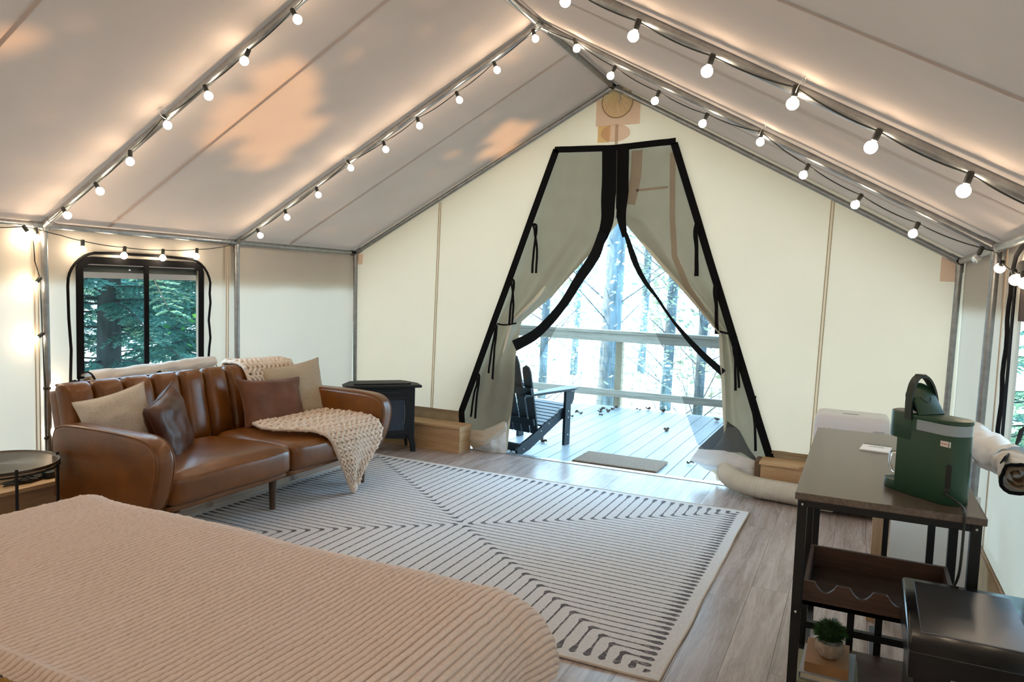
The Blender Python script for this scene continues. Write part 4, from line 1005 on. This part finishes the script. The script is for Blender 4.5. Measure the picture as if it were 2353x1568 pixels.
# painted shade: grooves between the cords are coloured darker to deepen the relief
at_ = cl_.data.attributes.new('groove_shade', 'FLOAT', 'POINT'); TV = []
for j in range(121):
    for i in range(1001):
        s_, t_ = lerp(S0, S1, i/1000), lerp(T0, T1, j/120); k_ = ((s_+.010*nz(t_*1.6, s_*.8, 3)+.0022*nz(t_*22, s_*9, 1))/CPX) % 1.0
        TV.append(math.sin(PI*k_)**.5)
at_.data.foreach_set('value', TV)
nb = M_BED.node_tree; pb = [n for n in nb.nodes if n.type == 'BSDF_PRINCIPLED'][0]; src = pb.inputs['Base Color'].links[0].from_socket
an = N(nb, 'ShaderNodeAttribute', attribute_name='groove_shade'); mm = N(nb, 'ShaderNodeMix', data_type='RGBA')
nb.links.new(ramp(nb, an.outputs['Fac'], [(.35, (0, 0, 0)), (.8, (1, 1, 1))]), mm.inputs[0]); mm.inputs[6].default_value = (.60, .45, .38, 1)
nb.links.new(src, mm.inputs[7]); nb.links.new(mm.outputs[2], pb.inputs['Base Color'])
# pale sheet showing at the foot corner and beside the coverlet
MB().grid(lambda u, v: (lerp(-2.66, -1.0, u), lerp(-.2, .97, v), .628+.006*nz(u*6, v*5, 2)-.05*max(0, (u-.95)/.05)**2), 30, 30).build('sheet', M_SHEET, bd, world=True, smooth=True)
def ov(u, v):
    L1, RC = .9, .16; a = u*(2*L1+RC*PI/2)
    if a < L1: x, y, nx, ny = -.81-RC-L1+a, 1.925, 0, 1
    elif a < L1+RC*PI/2: th = (a-L1)/RC; x, y, nx, ny = -.81-RC+RC*math.sin(th), 1.925-RC+RC*math.cos(th), math.sin(th), math.cos(th)
    else: x, y, nx, ny = -.81, 1.925-RC-(a-L1-RC*PI/2), 1, 0
    k = .018*math.sin(a*24)*(1-v)+.01*nz(a*6, v*3); z = lerp(.07, .44, v)
    return (x+nx*k, y+ny*k, z)
MB().grid(ov, 120, 12).build('sheet_overhang', M_SHEET, bd, world=True, smooth=True)
def mus(u, v):
    x = lerp(-2.6, -1.38, u); y = lerp(.2, .874, v)
    return (x, y, .640+.040*min(1, 30*min(u, v, 1-u, 1-v))**.5+.008*math.sin(x*160)*math.sin(y*110)*.6+.01*nz(x*9, y*9))
tag(MB().grid(mus, 220, 160).build('knitted_blanket', M_MUST, smooth=True), 'mustard yellow knitted blanket just showing in the bottom left corner on the bed', 'blanket')

# ================================================================ COFFEE BAR TABLE
sh = thing('bar_table', 'black metal coffee bar table with grey walnut top and a scalloped wine rack below', 'table', (.10, 2.95, 0))
TX0, TX1, TY0, TY1 = -.148, .352, 2.365, 3.61
MB().box((TX0, TY0, .878), (TX1, TY1, .90), bev=.003).build('table_top', W_TOP, sh, world=True)
lx0, lx1 = TX0+.022, TX1-.022
def leg(x, y, z1=.878, w_=.028): MB().box((x-w_/2, y-w_/2, 0), (x+w_/2, y+w_/2, z1), bev=.002).build('leg', M_BMETAL, sh, world=True)
for y in (2.40, 2.87, 3.57):
    for x in (lx0, lx1): leg(x, y)
def bar(a, b, w_=.025, nm='crossbar'): MB().beam(a, b, w_, w_, bev=.002).build(nm, M_BMETAL, sh, world=True)
for y in (2.40, 2.87, 3.57): bar((lx0, y, .864), (lx1, y, .864))
for x in (lx0, lx1): bar((x, 2.40, .864), (x, 3.57, .864)); bar((x, 2.40, .20), (x, 2.87, .20)); bar((x, 2.87, .05), (x, 3.57, .05))
bar((lx0, 2.87, .285), (lx1, 2.87, .285)); bar((lx0, 2.40, .20), (lx1, 2.40, .20)); bar((lx0, 2.87, .20), (lx1, 2.87, .20))
for x in (.035, .125): bar((x, 2.87, .20), (x, 2.87, .54), .024, 'upright')
for x in (-.02, .13): MB().box((x-.012, 2.9, .03), (x+.012, 3.56, .045)).build('floor_strap', mat('grey_strap', (.07, .08, .09), .6), sh, world=True)
# wine rack tray
rk = empty('wine_rack', (.10, 2.63, .52)); rk.parent = sh; rk.matrix_parent_inverse = Matrix(); rk.location = (0, -.32, .52)
rx0, rx1, ry0, ry1, rz = lx0+.014, lx1-.014, 2.47, 2.83, .515
MB().box((rx0, ry0, rz), (rx1, ry1, rz+.014)).build('tray', W_RACK, rk, world=True)
MB().box((rx0, ry1-.014, rz+.014), (rx1, ry1, rz+.085)).build('back_panel', W_RACK, rk, world=True)
for x in (rx0, rx1-.012): MB().prism([(ry0+.014, rz+.014), (ry1-.014, rz+.014), (ry1-.014, rz+.085), (ry0+.014, rz+.075)], 0, x, x+.012).build('side_panel', W_RACK, rk, world=True)
pts = [(rx0, rz)]
pts.append((rx1, rz)); nS = 80
for k in range(nS+1):
    t = 1-k/nS; xx = lerp(rx0, rx1, t); ph = (xx-rx0-.02)/.103
    sc_ = max(0, math.sin(PI*min(1, max(0, (ph % 1-.12)/.62)))) if (ph % 1) > .12 and (ph % 1) < .74 and ph > 0 else 0
    pts.append((xx, rz+.078-.030*sc_**.8))
MB().prism(pts, 1, ry0, ry0+.014).build('scalloped_front', W_RACK, rk, world=True)
MB().box((lx0+.014, 2.41, .21), (lx1-.014, 2.86, .225)).build('bottom_shelf', W_RACK, sh, world=True)
for x in (lx0, lx1):
    for z in (.86, .52): MB().sphere((x, 2.386, z), .005, 6, 4).build('screw', M_ALU, sh, world=True)

# books and plant on the bottom shelf
def book(label, c, sz, rz, mc, z):
    t = thing('book', label, 'book', (c[0], c[1], z), rz); w_, d_, h_ = sz
    MB().box((-w_/2+.003, -d_/2+.004, .003), (w_/2-.002, d_/2-.004, h_-.003)).build('pages', M_PAGES, t)
    MB().box((-w_/2, -d_/2, h_-.003), (w_/2, d_/2, h_), bev=.001).build('cover', mc, t); MB().box((-w_/2, -d_/2, 0), (w_/2, d_/2, .003), bev=.001).build('cover', mc, t)
    if mc is M_BOOK1: MB().box((-w_/2, -d_/2-.002, 0), (w_/2, -d_/2, h_)).build('spine', mc, t)
    else: MB().box((-w_/2-.002, -d_/2, 0), (-w_/2, d_/2, h_)).build('spine', mc, t)
book('widest book, with worn pale page edges, at the bottom of the shelf stack', (-.028, 2.60), (.185, .235, .030), .02, M_BOOK3, .225)
book('middle book with cream page edges in the stack on the lower shelf', (-.026, 2.61), (.160, .22, .022), -.03, M_BOOK2, .255)
book('tan book on top of the stack, directly under the potted grass ball', (-.030, 2.61), (.132, .19, .032), .0, M_BOOK1, .277)
pl = thing('potted_grass', 'small round pot of green artificial grass on the stack of books', 'potted plant', (-.026, 2.585, .309)); pl.scale = (.87, .87, .87)
MB().lathe([(.022, 0), (.038, .010), (.049, .030), (.050, .045), (.046, .062), (.040, .062), (.038, .055)], (0, 0, 0), 28).build('pot', M_POT, pl, smooth=True)
MB().sphere((0, 0, .098), .046, 16, 10, (1, 1, .8)).build('grass_core', mat('grass_core', (.01, .035, .005), .9), pl)
mb = MB(); r_ = random.Random(2)
for k in range(1500):
    a = r_.uniform(0, 2*PI); zz = r_.uniform(-.35, 1); rr = math.sqrt(max(0, 1-zz*zz)); d = Vector((rr*math.cos(a), rr*math.sin(a), zz))
    b = Vector((0, 0, .092))+d*.035; e = Vector((0, 0, .092))+Vector((d.x, d.y, d.z*.85))*r_.uniform(.058, .070)+Vector((r_.gauss(0, .005), r_.gauss(0, .005), r_.gauss(0, .004))); s_ = d.cross(Vector((r_.gauss(0, 1), r_.gauss(0, 1), r_.gauss(0, 1)))).normalized()*.0016
    mb.add([b-s_, b+s_, e], [(0, 1, 2)])
stuff(mb.build('grass_blades', M_GRASS, pl))

# ================================================================ COFFEE MAKER  (local -x = front, -y = the side in view)
cf = thing('coffee_maker', 'dark green single serve coffee maker with its lid open on the bar table', 'coffee maker', (.208, 2.565, .90), -.76); cf.scale = (.88, .88, .88)
def stadium(x0, x1, hw, rear=True, front=False, n=14):
    P = []
    if front: P += [(x0+hw-hw*math.sin(PI*k/n), -hw*math.cos(PI*k/n)) for k in range(n+1)][::-1]
    else: P += [(x0, hw), (x0, -hw)]
    if rear: P += [(x1-hw*.9+hw*.9*math.sin(PI*k/n), -hw*math.cos(PI*k/n)) for k in range(n+1)]
    else: P += [(x1, -hw), (x1, hw)]
    return P
HW = .060
MB().prism(stadium(-.072, .150, HW), 2, 0, .232, .003).build('body', M_GREEN, cf, smooth=.6)
MB().prism(stadium(-.135, -.018, HW+.0008, rear=False, front=True), 2, .190, .283, .004).build('brew_head', M_GREEN, cf, smooth=.6)
MB().prism(stadium(-.005, .150, HW-.0015), 2, .232, .268).build('water_tank', M_FROST, cf, smooth=.6)
MB().prism(stadium(-.02, .152, HW+.001), 2, .268, .283, .004).build('tank_lid', M_GREEN, cf, smooth=.6)
MB().box((-.019, -HW-.0004, .225), (.0, HW+.0004, .270)).build('tank_frame', M_GREEN, cf)
MB().prism([(x*.86-.012, y*.86) for x, y in stadium(-.135, .0, HW, False, True)], 2, .2835, .2845).build('chamber_opening', M_DGREEN, cf)
MB().prism(stadium(-.148, -.073, HW-.004, rear=False, front=True), 2, 0, .034, .003).build('drip_tray', M_GREEN, cf, smooth=.6)
mb = MB()
for k in range(7):
    for j in range(3):
        mb.box((-.135+j*.018, -.038+k*.0125, .034), (-.123+j*.018, -.031+k*.0125, .0352))
mb.build('tray_slots', M_DGREEN, cf)
LM = Matrix.Translation((.012, 0, .283)) @ Matrix.Rotation(math.radians(-33), 4, 'Y')
# open lid: a thick tongue rising from the hinge
tongue = [(-.056, 0), (.056, 0), (.054, .045)]+[(.053*math.cos(a*PI/14), .068+.055*math.sin(a*PI/14)) for a in range(15)]+[(-.054, .045)]
MB().prism(tongue, 0, -.008, .004, .003, mtx=LM).build('lid', M_GREEN, cf, smooth=.6)
MB().lathe([(.001, -.012), (.044, -.012), (.047, 0), (.047, .022), (.001, .022)], (0, 0, 0), 26, LM @ Matrix.Translation((-.014, 0, .068)) @ Matrix.Rotation(-PI/2, 4, 'Y')).build('pod_holder', M_DGREEN, cf, smooth=.6)
MB().tube([LM @ Vector((.0045, .026*math.cos(PI*1.1+a*PI*.8/12), .075+.030*math.sin(PI*1.1+a*PI*.8/12))) for a in range(13)], .0012, 4).build('lid_groove', M_DGREEN, cf)
hp = []
for k in range(25):
    a = PI*k/24; hp.append(Vector((-.028-.016*math.sin(a), -.064*math.cos(a), .262+.150*math.sin(a)**.75)))
mb = MB(); strip(mb, hp, .026, (1, 0, 0), .007)
HB = MB()
L_ = []
for i, p in enumerate(hp):
    d = (hp[min(i+1, 24)]-hp[max(i-1, 0)]).normalized(); out = d.cross(Vector((1, 0, 0))).normalized()*.0045
    L_ += [p+Vector((-.013, 0, 0))-out, p+Vector((.013, 0, 0))-out, p+Vector((.013, 0, 0))+out, p+Vector((-.013, 0, 0))+out]
HB.add(L_, [(4*i+a, 4*i+(a+1) % 4, 4*i+4+(a+1) % 4, 4*i+4+a) for i in range(24) for a in range(4)]+[(0, 1, 2, 3), (96, 97, 98, 99)])
HB.build('lid_handle', M_DGREEN, cf, smooth=.7)
MB().box((-.060, -.014, .404), (-.030, .014, .418), bev=.004).build('handle_grip', M_DGREEN, cf)
RM_ = Matrix.Translation((.127, -.0492, 0)) @ Matrix.Rotation(math.radians(36), 4, 'Z')
MB().prism([(.0085*math.cos(a*PI/8), .045+(.085 if a <= 8 else 0)+.0085*math.sin(a*PI/8)) for a in range(16)], 1, -.002, .006, mtx=RM_).build('cable_recess', mat('recess_black', (.004, .004, .004), .6), cf)
# sticker
sk = MB().box((.098, -HW-.0012, .196), (.132, -HW+.004, .214)); sk = sk.build('sticker', M_PAPER, cf)
def text(name, body, size, m, par, mtx, ext=.0002):
    cu = bpy.data.curves.new(name, 'FONT'); cu.body = body; cu.size = size; cu.extrude = ext; cu.align_x = 'CENTER'; cu.align_y = 'CENTER'
    tmp = bpy.data.objects.new(name+'_tmp', cu); C.objects.link(tmp); dg = bpy.context.evaluated_depsgraph_get()
    me = bpy.data.meshes.new_from_object(tmp.evaluated_get(dg)); bpy.data.objects.remove(tmp); me.materials.clear(); me.materials.append(m)
    o = bpy.data.objects.new(name, me); C.objects.link(o); o.parent = par; o.matrix_local = mtx; return o
text('lettering', 'KEURIG', .0072, M_REDINK, sk, Matrix.Translation((.1125, -HW-.0016, .205)) @ Matrix.Rotation(PI/2, 4, 'X'))
MB().box((.1275, -HW-.0016, .197), (.131, -HW-.001, .213)).build('barcode_strip', M_GREYINK, sk)
# power cord
t = thing('power_cord', 'black power cord hanging from the coffee maker down the end of the bar table', 'cord', (.31, 2.40, .5))
P = [cf.matrix_basis @ Vector((.127, -.049, .055)), cf.matrix_basis @ Vector((.136, -.066, .045)), Vector((.293, 2.41, .915)), Vector((.294, 2.355, .905)), Vector((.294, 2.345, .86)), Vector((.292, 2.35, .74)), Vector((.285, 2.43, .66)), Vector((.278, 2.50, .62)), Vector((.272, 2.60, .56)), Vector((.270, 2.66, .520))]
def spline(P, n=8):
    Q = []
    for i in range(len(P)-1):
        p0, p1, p2, p3 = P[max(i-1, 0)], P[i], P[i+1], P[min(i+2, len(P)-1)]
        for k in range(n): t_ = k/n; Q.append(.5*((2*p1)+(p2-p0)*t_+(2*p0-5*p1+4*p2-p3)*t_*t_+(3*p1-p0-3*p2+p3)*t_**3))
    return Q+[P[-1]]
MB().tube(spline([Vector(p) for p in P]), .0038, 8).build('cord', M_CORD, t, world=True, smooth=True)
MB().tube([P[0], P[1]], .007, 8).build('plug', M_CORD, t, world=True)
# glass mug and notepad
gm = at(2094, 1040, 1, 2.76)
t = thing('glass_mug', 'clear glass mug with a looped handle behind the drip tray of the coffee maker', 'mug', (gm.x, 2.76, .90))
G_ = mat('clear_glass', (1, 1, 1), .02, trans=1)
MB().lathe([(.034, 0), (.036, .10), (.0335, .10), (.0315, .006), (.001, .006)], (0, 0, 0), 28).build('cup', G_, t, smooth=True)
MB().tube(spline([Vector((-.034, 0, .085)), Vector((-.058, -.004, .082)), Vector((-.062, -.006, .05)), Vector((-.05, -.004, .022)), Vector((-.033, 0, .02))]), .0045, 8).build('handle', G_, t, smooth=True)
t = thing('notepad', 'small white spiral notepad lying on the bar table behind the coffee maker', 'notepad', (.085, 3.22, .90), -.12)
MB().box((-.052, -.06, 0), (.052, .06, .005)).build('pages', M_PAPER, t)
mb = MB()
for k in range(13): mb.tube([(-.046+k*.0077, .058+.006*math.cos(a), .004+.006*math.sin(a)) for a in (0, .8, 1.6, 2.4, 3.2)], .0009, 4)
mb.build('spiral_binding', M_BMETAL, t)
for k, (w_, yy) in enumerate(((.05, .03), (.06, .015))): MB().box((-w_/2, yy, .005), (w_/2, yy+.004, .0053)).build('print_line', M_GREYINK, t)

# ================================================================ TRASH BIN
bn = thing('trash_bin', 'black trash bin with dark steel lid panel in the bottom right corner', 'bin', (.305, 2.15, 0))
MB().prism([(-.135, -.165), (.145, -.165), (.145, .17), (-.135, .17)], 2, 0, .60, .0, mtx=None).build('body', M_BIN, bn)
MB().box((-.152, -.185, .585), (.165, .190, .665), bev=.012).build('lid_rim', M_BIN, bn)
MB().prism([(-.185, .655), (.190, .655), (.19, .700), (.17, .712), (-.16, .690), (-.185, .675)], 0, -.154, .170, .010, 3).build('lid', M_BIN, bn, smooth=.6)
pm = Matrix.Translation((0, 0, .7005)) @ Matrix.Rotation(math.atan2(.022, .33), 4, 'X')
MB().prism([(-.125, -.150), (.115, -.150), (.100, .145), (-.125, .150)], 2, -.001, .003, .002, mtx=pm).build('lid_panel', M_BINPANEL, bn)
MB().box((-.06, -.1875, .60), (.05, -.184, .604)).build('lid_handle', M_STEEL, bn)

# ================================================================ PORTABLE AIR CONDITIONER, HOSE, LEANING TIMBER
a0 = at(1872, 945, 1, 5.50); zt_ = a0.z
apc = thing('air_conditioner', 'white portable air conditioner against the back wall behind the bar table', 'air conditioner', (a0.x+.24, 5.56, 0))
def acf(p, c):
    p = p.copy(); k = (p.z+zt_/2)/zt_
    p.x *= 1-.05*max(0, k); return p
MB().rbox((.245, .17, (zt_-.03)/2), .045, (0, 0, (zt_-.03)/2+.03), 12, fn=acf).build('body', M_PLASTIC, apc, smooth=True)
MB().box((-.06, -.05, zt_-.002), (.04, -.03, zt_+.001)).build('top_slot', mat('grey_slot', (.15, .15, .15), .5), apc)
MB().rbox((.035, .01, .018), .009, (.165, -.167, zt_-.10), 6).build('side_grip', mat('grey_grip', (.4, .4, .41), .5), apc, smooth=True)
MB().box((-.225, -.171, .04), (.225, -.168, .33)).build('grille_panel', mat('grille_grey', (.45, .46, .46), .5), apc)
mb = MB()
for k in range(14): mb.box((-.215, -.176, .055+k*.0195), (.215, -.171, .062+k*.0195))
mb.build('grille_bars', M_PLASTIC, apc)
lg = MB().lathe([(.001, 0), (.008, 0), (.008, .001), (.001, .001)], (0, 0, 0), 20, Matrix.Translation((-.135, -.1705, zt_-.098)) @ Matrix.Rotation(PI/2, 4, 'X')).build('emblem', mat('emblem_grey', (.09, .09, .10), .5), apc)
text('lettering', 'LG', .017, M_GREYINK, apc, Matrix.Translation((-.108, -.172, zt_-.098)) @ Matrix.Rotation(PI/2, 4, 'X'))
for x in (-.2, .2):
    for y in (-.12, .12): MB().sphere((x, y, .018), .018, 8, 6).build('caster', M_BMETAL, apc)
hz = thing('exhaust_hose', 'ivory corrugated exhaust hose lying on the floor and curling to the door', 'hose', (-.6, 5.55, 0))
P = spline([Vector(p) for p in ((-.10, 5.42, .10), (-.25, 5.50, .083), (-.42, 5.545, .081), (-.60, 5.565, .083), (-.74, 5.60, .095), (-.83, 5.67, .12), (-.855, 5.77, .145), (-.84, 5.86, .15))], 60)
MB().tube(P, [.074+.0042*math.sin(k*PI*.5) for k in range(len(P))], 20).build('corrugated_tube', M_HOSE, hz, world=True, smooth=True)
t = thing('timber_offcut', 'upright pine stud end standing on the floor under the bar table', 'timber', (.13, 3.75, 0))
MB().box((-.022, -.03, 0), (.022, .03, .60), bev=.002).build('stud', W_POST if False else wood('stud_pine', (.36, .20, .10), (.52, .33, .18), .6, 'Z', 2, .2, .1), t)
MB().box((.022, -.03, 0), (.045, .03, .58)).build('dark_strip', M_BMETAL, t)
t = thing('leaning_panel', 'grey-white canvas covered panel leaning behind the bar table', 'panel', (.35, 3.85, 0))
MB().grid(lambda u, v: (lerp(-.16, .20, u), .0+.012*nz(u*4, v*2, 3)+.08*v, lerp(0, .60, v)), 14, 10).build('cloth_face', CV_ROLL, t, smooth=True)

# ================================================================ STRING LIGHTS
M_BULB = mat('lit_bulb', (1, .9, .75), .3, emit=((1, .80, .56), BULB_POWER))
M_SOCK = mat('black_socket', (.010, .012, .011), .45)
M_TIE = mat('clear_zip_tie', (.75, .75, .72), .4)
BR = .0215
def make_bulb_proto(lit):
    # hangs from the socket along local -z
    mb = MB(); pr = [(.0001, .0), (.0080, 0), (.0085, -.004)]
    c = -.004-BR*math.cos(math.radians(24))
    for k in range(10):
        a = math.radians(24+k*156/9); pr.append((max(.0002, BR*math.sin(a)), c+BR*math.cos(a)))
    mb.lathe(pr, (0, 0, 0), 20)
    return mb
GLASS_UNLIT = mat('unlit_glass', (1, 1, 1), .02, trans=1)
sock_me = None; lit_me = None
def string(label, x_ax, plane, items, pre, post, group=None, sag=None, dead=(), ties=()):
    """items: (bulb px, bulb py, socket px, socket py) on the plane x_ax = plane"""
    global sock_me, lit_me
    S = [at(i[2], i[3], x_ax, plane) for i in items]; B = [at(i[0], i[1], x_ax, plane) for i in items]
    pre = [at(p[0], p[1], x_ax, plane) for p in pre]; post = [at(p[0], p[1], x_ax, plane) for p in post]
    t = thing('string_light', label, 'string lights', tuple(S[0]), 0, group)
    path = pre+S+post; Q = []
    for a, b in zip(path, path[1:]):
        L = (b-a).length; s_ = .035*L if sag is None else sag*L
        for k in range(8): u = k/8; Q.append(a.lerp(b, u)+Vector((0, 0, -s_*4*u*(1-u))))
    Q.append(path[-1])
    MB().tube(Q, .0031, 6).build('cord', M_CORD, t, world=True, smooth=True)
    for i, (s, b) in enumerate(zip(S, B)):
        d = (b-s)
        if d.length < .01: d = Vector((0, 0, -.03))
        d.normalize(); rot = Vector((0, 0, -1)).rotation_difference(d).to_matrix().to_4x4()
        if sock_me is None:
            o = MB().lathe([(.0001, .008), (.0095, .008), (.0115, .003), (.0115, -.026), (.0105, -.032), (.0001, -.032)], (0, 0, 0), 14).build('socket', M_SOCK, t, smooth=.7); sock_me = o
        else: o = sock_me.copy(); C.objects.link(o); o.parent = t
        o.matrix_local = Matrix.Translation(s-Vector(t.location)) @ rot
        if i in dead: q = make_bulb_proto(0).build('bulb', GLASS_UNLIT, o, smooth=True); q['label'] = 'clear unlit bulb'
        elif lit_me is None: q = make_bulb_proto(1).build('bulb', M_BULB, o, smooth=True); lit_me = q
        else: q = lit_me.copy(); C.objects.link(q); q.parent = o
        q.matrix_local = Matrix.Translation((0, 0, -.032))
    for (px, py) in ties:
        p = at(px, py, x_ax, plane); n = Vector((XA-XL if px < 1240 else XA-XR, 0, RG-EA)).normalized(); e = Vector((0, 1, 0)); f_ = n.cross(e)
        c = p; MB().tube([c+e*.032*math.cos(k*PI/10)+f_*.032*math.sin(k*PI/10) for k in range(20)], .0016, 4, closed=True).build('zip_tie', M_TIE, t, world=True)
    return t
o45 = lambda L, dx, dy: [(x, y, x+dx, y+dy) for x, y in L]
string('string of lit globe bulbs along the left half of the nearest roof tube', 1, Y3-.035, [(681, 40, 672, 24), (565, 131, 571, 116), (478, 217, 471, 199), (385, 288, 376, 268), (299, 364, 299, 348), (229, 438, 220, 423), (153, 492, 145, 480)], [(700, -5)], [(112, 508)], ties=((378, 262),))
string('string of lit globe bulbs along the right half of the nearest roof tube', 1, Y3-.035, [(1299, 3, 1304, -30), (1457, 78, 1467, 49), (1626, 160, 1637, 129), (1822, 235, 1829, 201), (2004, 333, 2020, 302), (2217, 432, 2230, 400), (2420, 530, 2432, 500)], [(1200, -90)], [(2500, 540)], ties=((1840, 196),))
string('string of lit globe bulbs along the left half of the second roof tube', 1, Y2-.035, [(1229, 84, 1225, 70), (1141, 158, 1135, 144), (1055, 228, 1049, 213), (963, 286, 959, 272), (886, 342, 881, 327), (806, 386, 799, 371), (731, 446, 727, 432), (659, 497, 655, 484), (598, 541, 591, 528)], [(1244, 62)], [(552, 552)], ties=((800, 370),))
string('string of bulbs along the right half of the second roof tube, the last one unlit', 1, Y2-.035, [(1323, 104, 1320, 92), (1405, 170, 1413, 154), (1507, 227, 1514, 211), (1617, 279, 1625, 263), (1748, 314, 1749, 303), (1849, 396, 1857, 380), (1970, 463, 1979, 449), (2101, 531, 2110, 514), (2246, 590, 2256, 570)], [(1248, 64)], [(2290, 578)], dead=(8,), ties=((1752, 300),))
string('swag of four lit bulbs hanging over the left window', 0, XL+.055, [(190, 572, 190, 554), (285, 587, 287, 569), (374, 592, 375, 575), (451, 590, 453, 573)], [(98, 530), (140, 541)], [(495, 570), (530, 563)], sag=.02)
string('lit bulbs bunched at the eave joint left of the left window', 0, XL+.055, [(66, 536, 55, 521), (84, 540, 82, 526)], [(-60, 527), (0, 523)], [(96, 530)], sag=.01)
string('lit bulbs strung down the tent post beside the left window', 0, XL+.045, [(80, 653, 92, 640), (86, 776, 97, 768), (118, 892, 104, 893), (124, 992, 106, 1008)], [(76, 542), (80, 600)], [(108, 1050)], sag=.01)
string('lit bulbs clustered above the right window at the frame edge', 0, XR-.07, [(2294, 624, 2303, 604), (2333, 644, 2330, 624), (2356, 654, 2352, 630)], [(2291, 580)], [(2380, 615), (2450, 640)], sag=.02)

# ================================================================ LEAFY CANOPY OVER THE TENT (unseen; gaps shaped along the sun to dapple the roof)
t = thing('tree', 'unseen leafy tree added over the tent, its gaps shaped to dapple the left roof panel', 'tree', (-8.2, 4.4, -1.2)); mb = MB(); trunk(mb, -8.2, 4.6-3.4, .16, 9, -1.2, seed=2); mb.build('trunk', B_DARK, t, world=True, smooth=True)
gaps = [(Vector((-3.22, 3.32, 2.45)), .34), (Vector((-3.38, 3.62, 2.36)), .22), (Vector((-2.98, 3.05, 2.58)), .16), (Vector((-2.75, 5.55, 2.72)), .20), (Vector((-2.9, 5.75, 2.65)), .14), (Vector((-3.3, 1.85, 2.42)), .12)]
r_ = random.Random(12); f = MB(); T_ = 4.2
for k in range(64000):  # leaf layer spread wide to darken the roof and right wall too
    base = Vector((r_.uniform(-6.2, 7.2), r_.uniform(-3.0, 10.5), 2.2)); p = base-SUN_DIR*(T_+r_.uniform(-.35, .35)); ok = True
    for g, rad in gaps:
        dd_ = (p-g).cross(SUN_DIR).length*1.0
        if dd_ < rad+.22*nz(p.x*2.4, p.y*2.4, 5)+.12*nz(p.x*7, p.y*7, 2)+.06: ok = False; break
    if ok: rleaf(f, p, r_.uniform(.16, .30), r_, .25)
stuff(f.build('foliage', L_ROOF, t, world=True))
